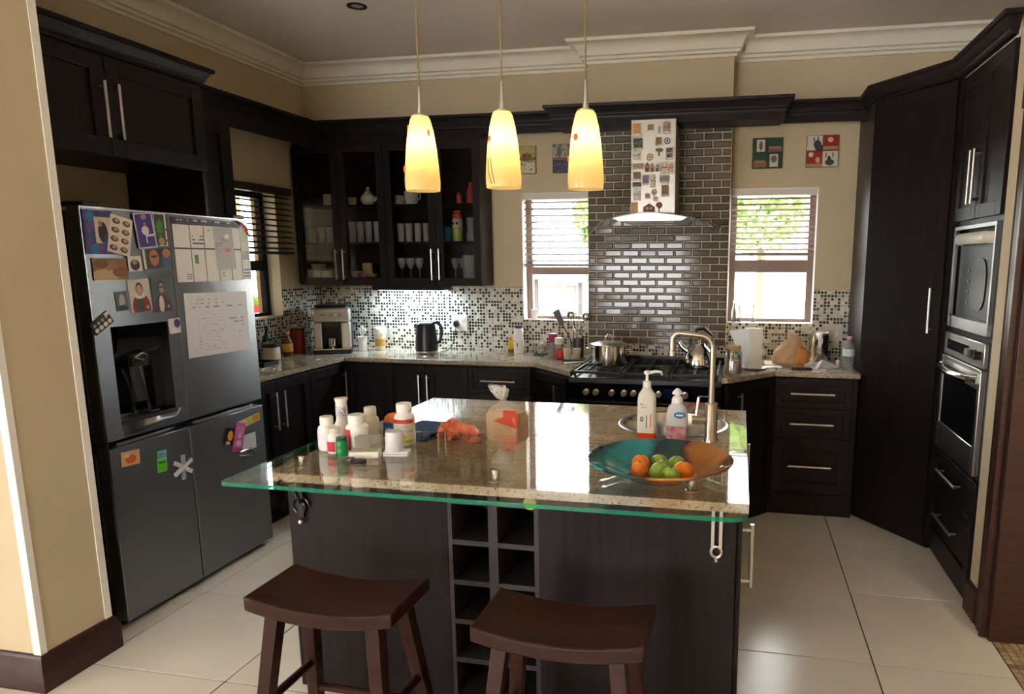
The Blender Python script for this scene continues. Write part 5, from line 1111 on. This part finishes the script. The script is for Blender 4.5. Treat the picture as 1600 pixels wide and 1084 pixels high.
# pots on the hob
HZ = 3.965; PZ = .9005
r = thing('stock_pot','wide steel stock pot with lid on the left of the hob','pot',(-.80,4.29,PZ))
MB().lathe([(.108,0),(.112,.004),(.112,.125),(.115,.128)],40).build('body', CHROME, r)
l = MB().lathe([(.116,.129),(.116,.133),(.08,.146),(.02,.152),(0,.152)],40).build('lid', STEEL, r)
MB().tube([(-.02,0,.150),(-.022,0,.175),(-.01,0,.192),(.01,0,.192),(.022,0,.175),(.02,0,.150)],.004,8).build('lid_handle', CHROME, l)
for s_ in (-1,1): MB().tube([(s_*.108,-.035,.10),(s_*.14,-.028,.104),(s_*.145,0,.105),(s_*.14,.028,.104),(s_*.108,.035,.10)],.006,8).build('handle', CHROME, r)
r = thing('whistling_kettle','round steel stovetop kettle with a dark handle on the hob','kettle',(-.235,4.29,PZ))
MB().lathe([(.085,0),(.094,.006),(.096,.03),(.088,.075),(.065,.115),(.04,.135),(.038,.14)],36).build('body', CHROME, r)
l = MB().lathe([(.040,.14),(.036,.148),(.01,.155),(.008,.165),(.014,.172),(0,.178)],24).build('lid', CHROME, r)
MB().tube([(-.07,0,.10),(-.105,0,.125),(-.125,0,.155)],[.02,.015,.011],12).build('spout', CHROME, r)
MB().tube([(-.055,0,.12),(-.05,0,.19),(-.01,0,.235),(.03,0,.24),(.075,0,.20),(.08,0,.13)],[.005,.006,.012,.013,.011,.006],10).build('handle', BLACKP, r)
o = MB().box(-.12,0,-.002,.12,.004,.10).build('tea_towel', pbr('towel_red',(.40,.02,.03),.8,col2=(.6,.5,.48),scale=(60,2,60)), loc=(-.245,3.9005,.655)); tag(o,'red checked tea towel hanging on the cooker door handle','towel')

# ================================================================== right counter
r = thing('paper_stand','white upright folded stand on the counter right of the cooker','stand',(.062,4.33,CZ))
MB().lathe([(.075,0),(.075,.008),(.0,.009)],28,(.04,0,0)).build('base', pbr('stand_base',(.05,.03,.02),.4), r)
MB().hexa([(-.075+.06,-.05,.010),(.005,-.075,.010),(.005,-.06,.010),(-.01,-.04,.010)],[(-.115,-.05,.235),(.005,-.075,.255),(.005,-.06,.255),(-.11,-.04,.235)]).build('side_panel', pbr('stand_white',(.74,.78,.82),.6), r)
MB().box(.006,-.075,.010,.085,-.06,.255).build('front_panel', pbr('stand_cream',(.70,.66,.58),.6), r)
MB().lathe([(.05,.01),(.05,.25),(.012,.25),(.012,.01)],28,(.03,.0,0),caps=False).build('paper_roll', PAPER, r)
r = thing('glass_canister','clear glass canister at the corner of the counter by the cooker','canister',(-.022,4.07,CZ)); MB().lathe([(.045,0),(.05,.005),(.05,.13),(.04,.15),(.038,.15),(.047,.128),(.047,.008),(0,.008)],28,caps=False).build('body', CLEAR, r); MB().lathe([(.042,0),(.042,.018),(0,.02)],24,(0,0,.151)).build('lid', pbr('cork',(.42,.25,.12),.7), r)
MB().lathe([(.044,.009),(.044,.07),(0,.075)],24).build('contents', pbr('oats',(.50,.36,.20),.8,var=.3,scale=(80,80,80)), r)
r = thing('paper_bread_bag','crumpled brown paper bag of bread on the right counter','bread',(.33,4.55,CZ+.0125),.1)
MB().loft([(0,.10,.06,0,0,2.8),(.03,.112,.068,0,0,2.6),(.08,.10,.062,.012,0,2.3),(.125,.072,.048,.022,0,2.1),(.16,.045,.034,.02,0,2),(.185,.02,.02,.015,0,2)],36,.026,9).build('bag', pbr('kraft_paper',(.62,.40,.24),.7,var=.15,scale=(12,12,12)), r)
MB().loft([(.002,.05,.045,.062,-.03,3),(.05,.054,.047,.062,-.03,2.8),(.09,.046,.04,.058,-.028,2.4),(.11,.02,.02,.055,-.025,2)],24,.008,11).build('loaf', pbr('crust',(.60,.24,.05),.5), r)
o = MB().box(-.17,-.09,0,.15,.09,.012).build('cutting_board', pbr('board_wood',(.48,.34,.20),.5,var=.2,scale=(3,40,3)), loc=(.34,4.535,CZ), bevel=.003); tag(o,'thin wooden board under the paper bread bag','board')
lathe_thing('steel_canister','tall steel canister against the tiles on the right','canister',.515,4.66,CZ,[('body',[(.06,0),(.062,.004),(.062,.19)],CHROME),('rim',[(.064,.19),(.064,.2),(.058,.2),(.058,.195),(0,.195)],STEEL)])
r = thing('water_bottle','clear water bottle with a pale label by the tall larder','bottle',(.665,4.40,CZ))
WB = pbr('bottle_plastic',(.72,.76,.80),.08,trans=.75,ior=1.15)
MB().lathe([(.030,0),(.034,.006),(.034,.03),(.032,.035),(.034,.04),(.034,.07)]+[(.034,.135),(.032,.145),(.02,.17),(.013,.18),(.013,.188)],28).build('body', WB, r); MB().lathe([(.015,.188),(.015,.204),(0,.205)],20).build('cap', pbr('cap_pink',(.70,.40,.40),.4), r)
label_band(r, .034, .085, .13, pbr('label_ice',(.66,.74,.80),.4))
r = thing('kitchen_knife','kitchen knife with a dark handle on the right counter','knife',(.40,4.345,CZ),.05); MB().box(-.07,-.011,0,.05,.011,.014).build('handle', pbr('handle_navy',(.012,.012,.03),.4), r, bevel=.004); MB().hexa([(.05,-.012,.004),(.19,-.004,.004),(.19,.012,.004),(.05,.012,.004)],[(.05,-.012,.0055),(.19,-.004,.0055),(.19,.012,.0055),(.05,.012,.0055)]).build('blade', CHROME, r)
crumple('plastic_wrap','crumpled clear plastic wrapping on the right counter','wrapping',(.52,4.43,CZ),.2,[(0,.095,.05,0,0,2.4),(.012,.10,.055,0,0,2.3),(.03,.06,.035,0,0,2.2),(.045,.02,.012,0,0,2)],pbr('wrap_white',(.72,.72,.74),.25,trans=.25),.022,14)
crumple('paper_napkin','white paper napkin behind the plastic wrapping','napkin',(.22,4.40,CZ),.3,[(0,.06,.04,0,0,3),(.004,.06,.04,0,0,3),(.007,.05,.033,0,0,3)],PAPER,.004,15)
lathe_thing('white_figurine','tiny white ornament near the water bottle','ornament',.615,4.47,CZ,[('body',[(.014,0),(.016,.004),(.010,.02),(.014,.03),(.012,.045),(0,.05)],WHITE)])
o = MB().ball((0,0,.006),.006,.006,.006,10,6).build('pebble', BLACKP, loc=(.235,4.30,CZ)); tag(o,'tiny dark pebble at the counter edge','pebble')
# bottles on the right window sill, things on the left sill
SZ = 1.1345
SG = pbr('sill_glass',(.40,.38,.36),.1,trans=.5,ior=1.2)
for x, h, l in ((-.035,.145,'clear bottle at the left end of the right window sill'),(.005,.125,'shorter clear bottle on the right window sill'),(.098,.12,'slim dark tipped bottle alone on the right window sill')):
    lathe_thing('sill_bottle',l,'bottle',x,YB+.045,SZ,[('body',[(.015,0),(.017,.004),(.017,h*.5),(.008,h*.7),(.006,h*.88)],SG),('cap',[(.007,h*.88),(.007,h),(0,h+.001)],WHITE if x < .05 else pbr('cap_grey',(.2,.2,.2),.4))],'bottles on the right window sill')
o = MB().box(-.012,-.02,0,.03,.02,.07).build('sill_card', WHITE, loc=(-1.49,YB+.045,1.1295), rz=.3); tag(o,'white box on the sill of the left back window','box')

# ================================================================== pictures on the back wall
def art(label, x, z, wv, mat):
    r = thing('tile_picture', label, 'picture', (x,YB,z))
    MB().box(-wv/2,-.012,-wv/2,wv/2,0,wv/2).build('backing', BLACKM, r); MB().box(-wv/2+.002,-.0135,-wv/2+.002,wv/2-.002,-.012,wv/2-.002).build('print', mat, r)
W1 = (.62,.58,.48)
art('square green picture with white panels above the right window', .151, 2.253, .195, print_mat('art_green',(.012,.05,.03),[('r',.27,.75,.14,.20,W1),('e',.27,.75,.06,.15,(.1,.1,.09)),('r',.72,.25,.14,.21,W1),('e',.72,.30,.10,.12,(.12,.12,.11)),('r',.75,.62,.22,.08,(.24,.09,.05)),('r',.75,.68,.20,.03,(.35,.25,.14)),('r',.26,.12,.22,.09,(.26,.12,.06)),('r',.24,.22,.18,.04,(.34,.22,.12)),('r',.5,.5,.5,.008,(.006,.01,.008)),('r',.5,.5,.008,.5,(.006,.01,.008))]))
DG = (.04,.045,.05)
art('square red and white picture with horned animals', .498, 2.255, .20, print_mat('art_red',(.30,.02,.015),[('r',.25,.76,.25,.24,W1),('e',.33,.72,.12,.14,DG),('e',.40,.60,.14,.12,DG),('e',.22,.88,.02,.08,DG),('e',.34,.90,.02,.08,DG),('r',.75,.25,.25,.25,W1),('e',.74,.14,.14,.10,DG),('e',.72,.26,.06,.08,DG),('r',.62,.37,.015,.08,DG),('r',.84,.38,.015,.09,DG),('e',.74,.86,.09,.08,(.70,.45,.32)),('e',.14,.40,.08,.08,(.72,.50,.36)),('r',.75,.60,.24,.05,(.40,.25,.13)),('e',.36,.22,.07,.1,(.55,.38,.2)),('r',.25,.05,.25,.05,(.42,.28,.15)),('r',.5,.5,.008,.5,(.03,.02,.02)),('r',.5,.52,.5,.008,(.03,.02,.02))]))
art('square picture with a yellow landscape left of the hood', -1.53, 2.255, .19, print_mat('art_yellow',(.50,.40,.14),[('r',.5,.55,.5,.06,(.25,.10,.04)),('e',.65,.66,.2,.08,(.15,.08,.03)),('r',.7,.22,.26,.2,W1),('n',8,.58,(.2,.16,.08)),('r',.5,.5,.5,.01,(.03,.03,.03))]))
art('square picture with a plant and dark flowers left of the hood', -1.216, 2.258, .195, print_mat('art_plant',(.40,.38,.30),[('r',.5,.22,.5,.24,(.03,.035,.09)),('n',9,.56,(.10,.10,.16)),('e',.25,.75,.10,.16,(.14,.17,.12)),('r',.25,.60,.02,.1,(.1,.1,.08)),('e',.75,.78,.18,.14,(.35,.20,.06)),('r',.5,.5,.5,.03,(.25,.08,.04))]))

# ================================================================== crockery and glasses behind the cabinet glass
CZ1, CZ2, CZ3 = 1.378+.0455, 1.378+.3105, 1.378+.5725
tumb = [(.026,0),(.027,.003),(.031,.11),(.029,.11),(.025,.006),(0,.006)]
wine = [(.028,0),(.028,.003),(.004,.008),(.004,.07),(.02,.085),(.032,.12),(.030,.15),(.028,.15),(.030,.12),(.018,.088),(0,.078)]
mug = [(.036,0),(.038,.004),(.038,.085),(.035,.085),(.034,.008),(0,.008)]
MUGW = pbr('mug_white',(.70,.66,.58),.35); MUGC = pbr('mug_cream',(.62,.52,.32),.4)
GLS = pbr('cabinet_glassware',(.66,.67,.66),.15,alpha=.42)
def shelf_items(name, cat, label, group, xs, z, prof_, mat, y=4.755, h=None):
    pr0 = None
    for i, x in enumerate(xs):
        if pr0: o = pr0.copy(); C.objects.link(o)
        else: o = pr0 = MB().lathe(prof_,18,caps=False).build(name, mat)
        n = len(xs); o.location = (x,y,z)
        lb = label if n == 1 else ({0:'leftmost ',n-1:'rightmost '}.get(i) or ('middle ' if n == 3 else ('second ' if i == 1 else 'third ')))+label
        tag(o, lb, cat, group)
shelf_items('tumbler','glass','clear tumbler on the middle shelf behind the leftmost glass door','tumblers in the corner cabinet',[-3.15,-3.08,-3.01],CZ2,tumb,GLS)
shelf_items('highball_glass','glass','tall glass on the middle shelf behind the second glass door','highball glasses in the corner cabinet',[-2.82,-2.755,-2.69,-2.62],CZ2,[(r_*.9,z_*1.35) for r_,z_ in tumb],GLS)
shelf_items('highball_glass','glass','tall glass on the middle shelf behind the third glass door','highball glasses in the second cabinet',[-2.435,-2.368,-2.30,-2.235],CZ2,[(r_*.9,z_*1.2) for r_,z_ in tumb],GLS)
shelf_items('wine_glass','glass','wine glass on the bottom shelf behind the third glass door','wine glasses in the second cabinet',[-2.44,-2.37,-2.30],CZ1,wine,GLS)
shelf_items('wine_glass','glass','wine glass at the back of the bottom shelf behind the rightmost glass door','wine glasses behind the rightmost door',[-2.04,-1.98],CZ1,wine,GLS,4.80)
shelf_items('glass_vase','glass','large ribbed glass on the bottom shelf behind the rightmost door',None,[-1.915],CZ1,[(.04,0),(.045,.01),(.04,.09),(.047,.17),(.044,.17),(.036,.09),(.04,.012),(0,.01)],GLS)
shelf_items('glass_decanter','glass','clear decanter on the middle shelf behind the rightmost door',None,[-1.90],CZ2,[(.03,0),(.034,.005),(.034,.06),(.025,.08),(.03,.11),(.03,.17),(.0,.172)],GLS,4.77)
shelf_items('white_mug','mug','white mug on the top shelf behind the leftmost glass door',None,[-3.00],CZ3,mug,MUGW)
shelf_items('yellow_cup','cup','small yellow cup on the top shelf behind the second glass door',None,[-2.81],CZ3,[(r_*.8,z_*.7) for r_,z_ in mug],pbr('cup_lemon',(.45,.40,.12),.4))
r = thing('teapot','pale teapot on the top shelf behind the second glass door','teapot',(-2.68,4.755,CZ3)); MB().ball((0,0,.045),.055,.05,.045).build('body', MUGW, r); MB().ball((0,0,.12),.014).build('lid_knob', MUGW, r); MB().lathe([(.03,.085),(.02,.1),(.006,.108),(0,.108)],16).build('lid', MUGW, r); MB().tube([(.05,0,.04),(.075,0,.06),(.085,0,.085)],[.012,.009,.007],8).build('spout', MUGW, r)
shelf_items('patterned_mug','mug','brown patterned mug on the top shelf behind the third door',None,[-2.43],CZ3,[(r_*.95,z_*.8) for r_,z_ in mug],pbr('mug_pat',(.62,.55,.45),.4,col2=(.20,.14,.10),scale=(60,60,60)))
r = thing('milk_jug','pale green jug on the top shelf behind the third glass door','jug',(-2.34,4.755,CZ3)); MB().lathe([(.035,0),(.04,.005),(.046,.05),(.05,.095),(.047,.095),(.042,.05),(0,.01)],24,caps=False).build('body', pbr('jug_mint',(.55,.60,.52),.35), r); MB().tube([(.044,0,.08),(.068,0,.08),(.07,0,.05),(.043,0,.03)],.005,8).build('handle', MATS['jug_mint'], r)
shelf_items('stacked_cup','cup','cream cup on the bottom shelf behind the leftmost glass door','cream cups in the corner cabinet',[-3.14,-3.055],CZ1,[(r_,z_*.65) for r_,z_ in mug],MUGW)
shelf_items('serving_bowl','bowl','wooden bowl above the cream cups behind the leftmost door',None,[-3.12],CZ1+.058,[(.03,0),(.05,.02),(.055,.05),(.052,.05),(.03,.008),(0,.006)],MUGC)
shelf_items('dinner_plate','plate','patterned plate on the bottom shelf behind the second door',None,[-2.715],CZ1,[(.04,0),(.07,.015),(.072,.04),(.066,.04),(.04,.006),(0,.005)],pbr('plate_pat',(.66,.58,.48),.35,col2=(.40,.12,.05),scale=(50,50,50)))
shelf_items('cream_jar','jar','cream jar standing on the patterned plate',None,[-2.715],CZ1+.0405-.034,[(.036,0),(.038,.004),(.038,.10),(.030,.108),(0,.109)],MUGC)
shelf_items('white_bowl','bowl','white bowl beside the cream jar behind the second door',None,[-2.81],CZ1,[(.02,0),(.035,.02),(.04,.055),(.037,.055),(.02,.008),(0,.006)],MUGW)
shelf_items('red_bottle','bottle','taller red bottle on the top shelf behind the rightmost door',None,[-1.885],CZ3,[(.028,0),(.03,.004),(.03,.09),(.014,.12),(.014,.15),(0,.152)],pbr('bottle_coral',(.62,.08,.07),.3))
shelf_items('red_bottle','bottle','smaller red bottle on the top shelf behind the rightmost door',None,[-1.975],CZ3,[(.017,0),(.018,.003),(.018,.06),(.010,.07),(.010,.08),(0,.081)],MATS['bottle_coral'])
r = thing('childs_flask','green and white flask with a red top behind the rightmost door','flask',(-1.995,4.755,CZ2)); MB().lathe([(.034,0),(.037,.004),(.037,.095)],24).build('body', pbr('flask_green',(.35,.48,.10),.3), r); MB().lathe([(.037,.096),(.037,.15),(.03,.16)],24).build('sleeve', pbr('flask_white',(.70,.72,.66),.35), r); MB().lathe([(.034,.16),(.034,.19),(.022,.2),(.03,.215),(0,.22)],24).build('cap', MATS['bottle_coral'], r)
for a in (F-.5,F+.3): MB().ball((.037*math.cos(a),.037*math.sin(a),.128),.008,.008,.01,10,6).build('eye', BLACKP, r)
shelf_items('blue_beaker','beaker','bright blue beaker behind the rightmost glass door',None,[-2.075],CZ2,[(.028,0),(.03,.004),(.033,.105),(.031,.105),(.028,.006),(0,.006)],pbr('beaker_blue',(.03,.22,.50),.35))
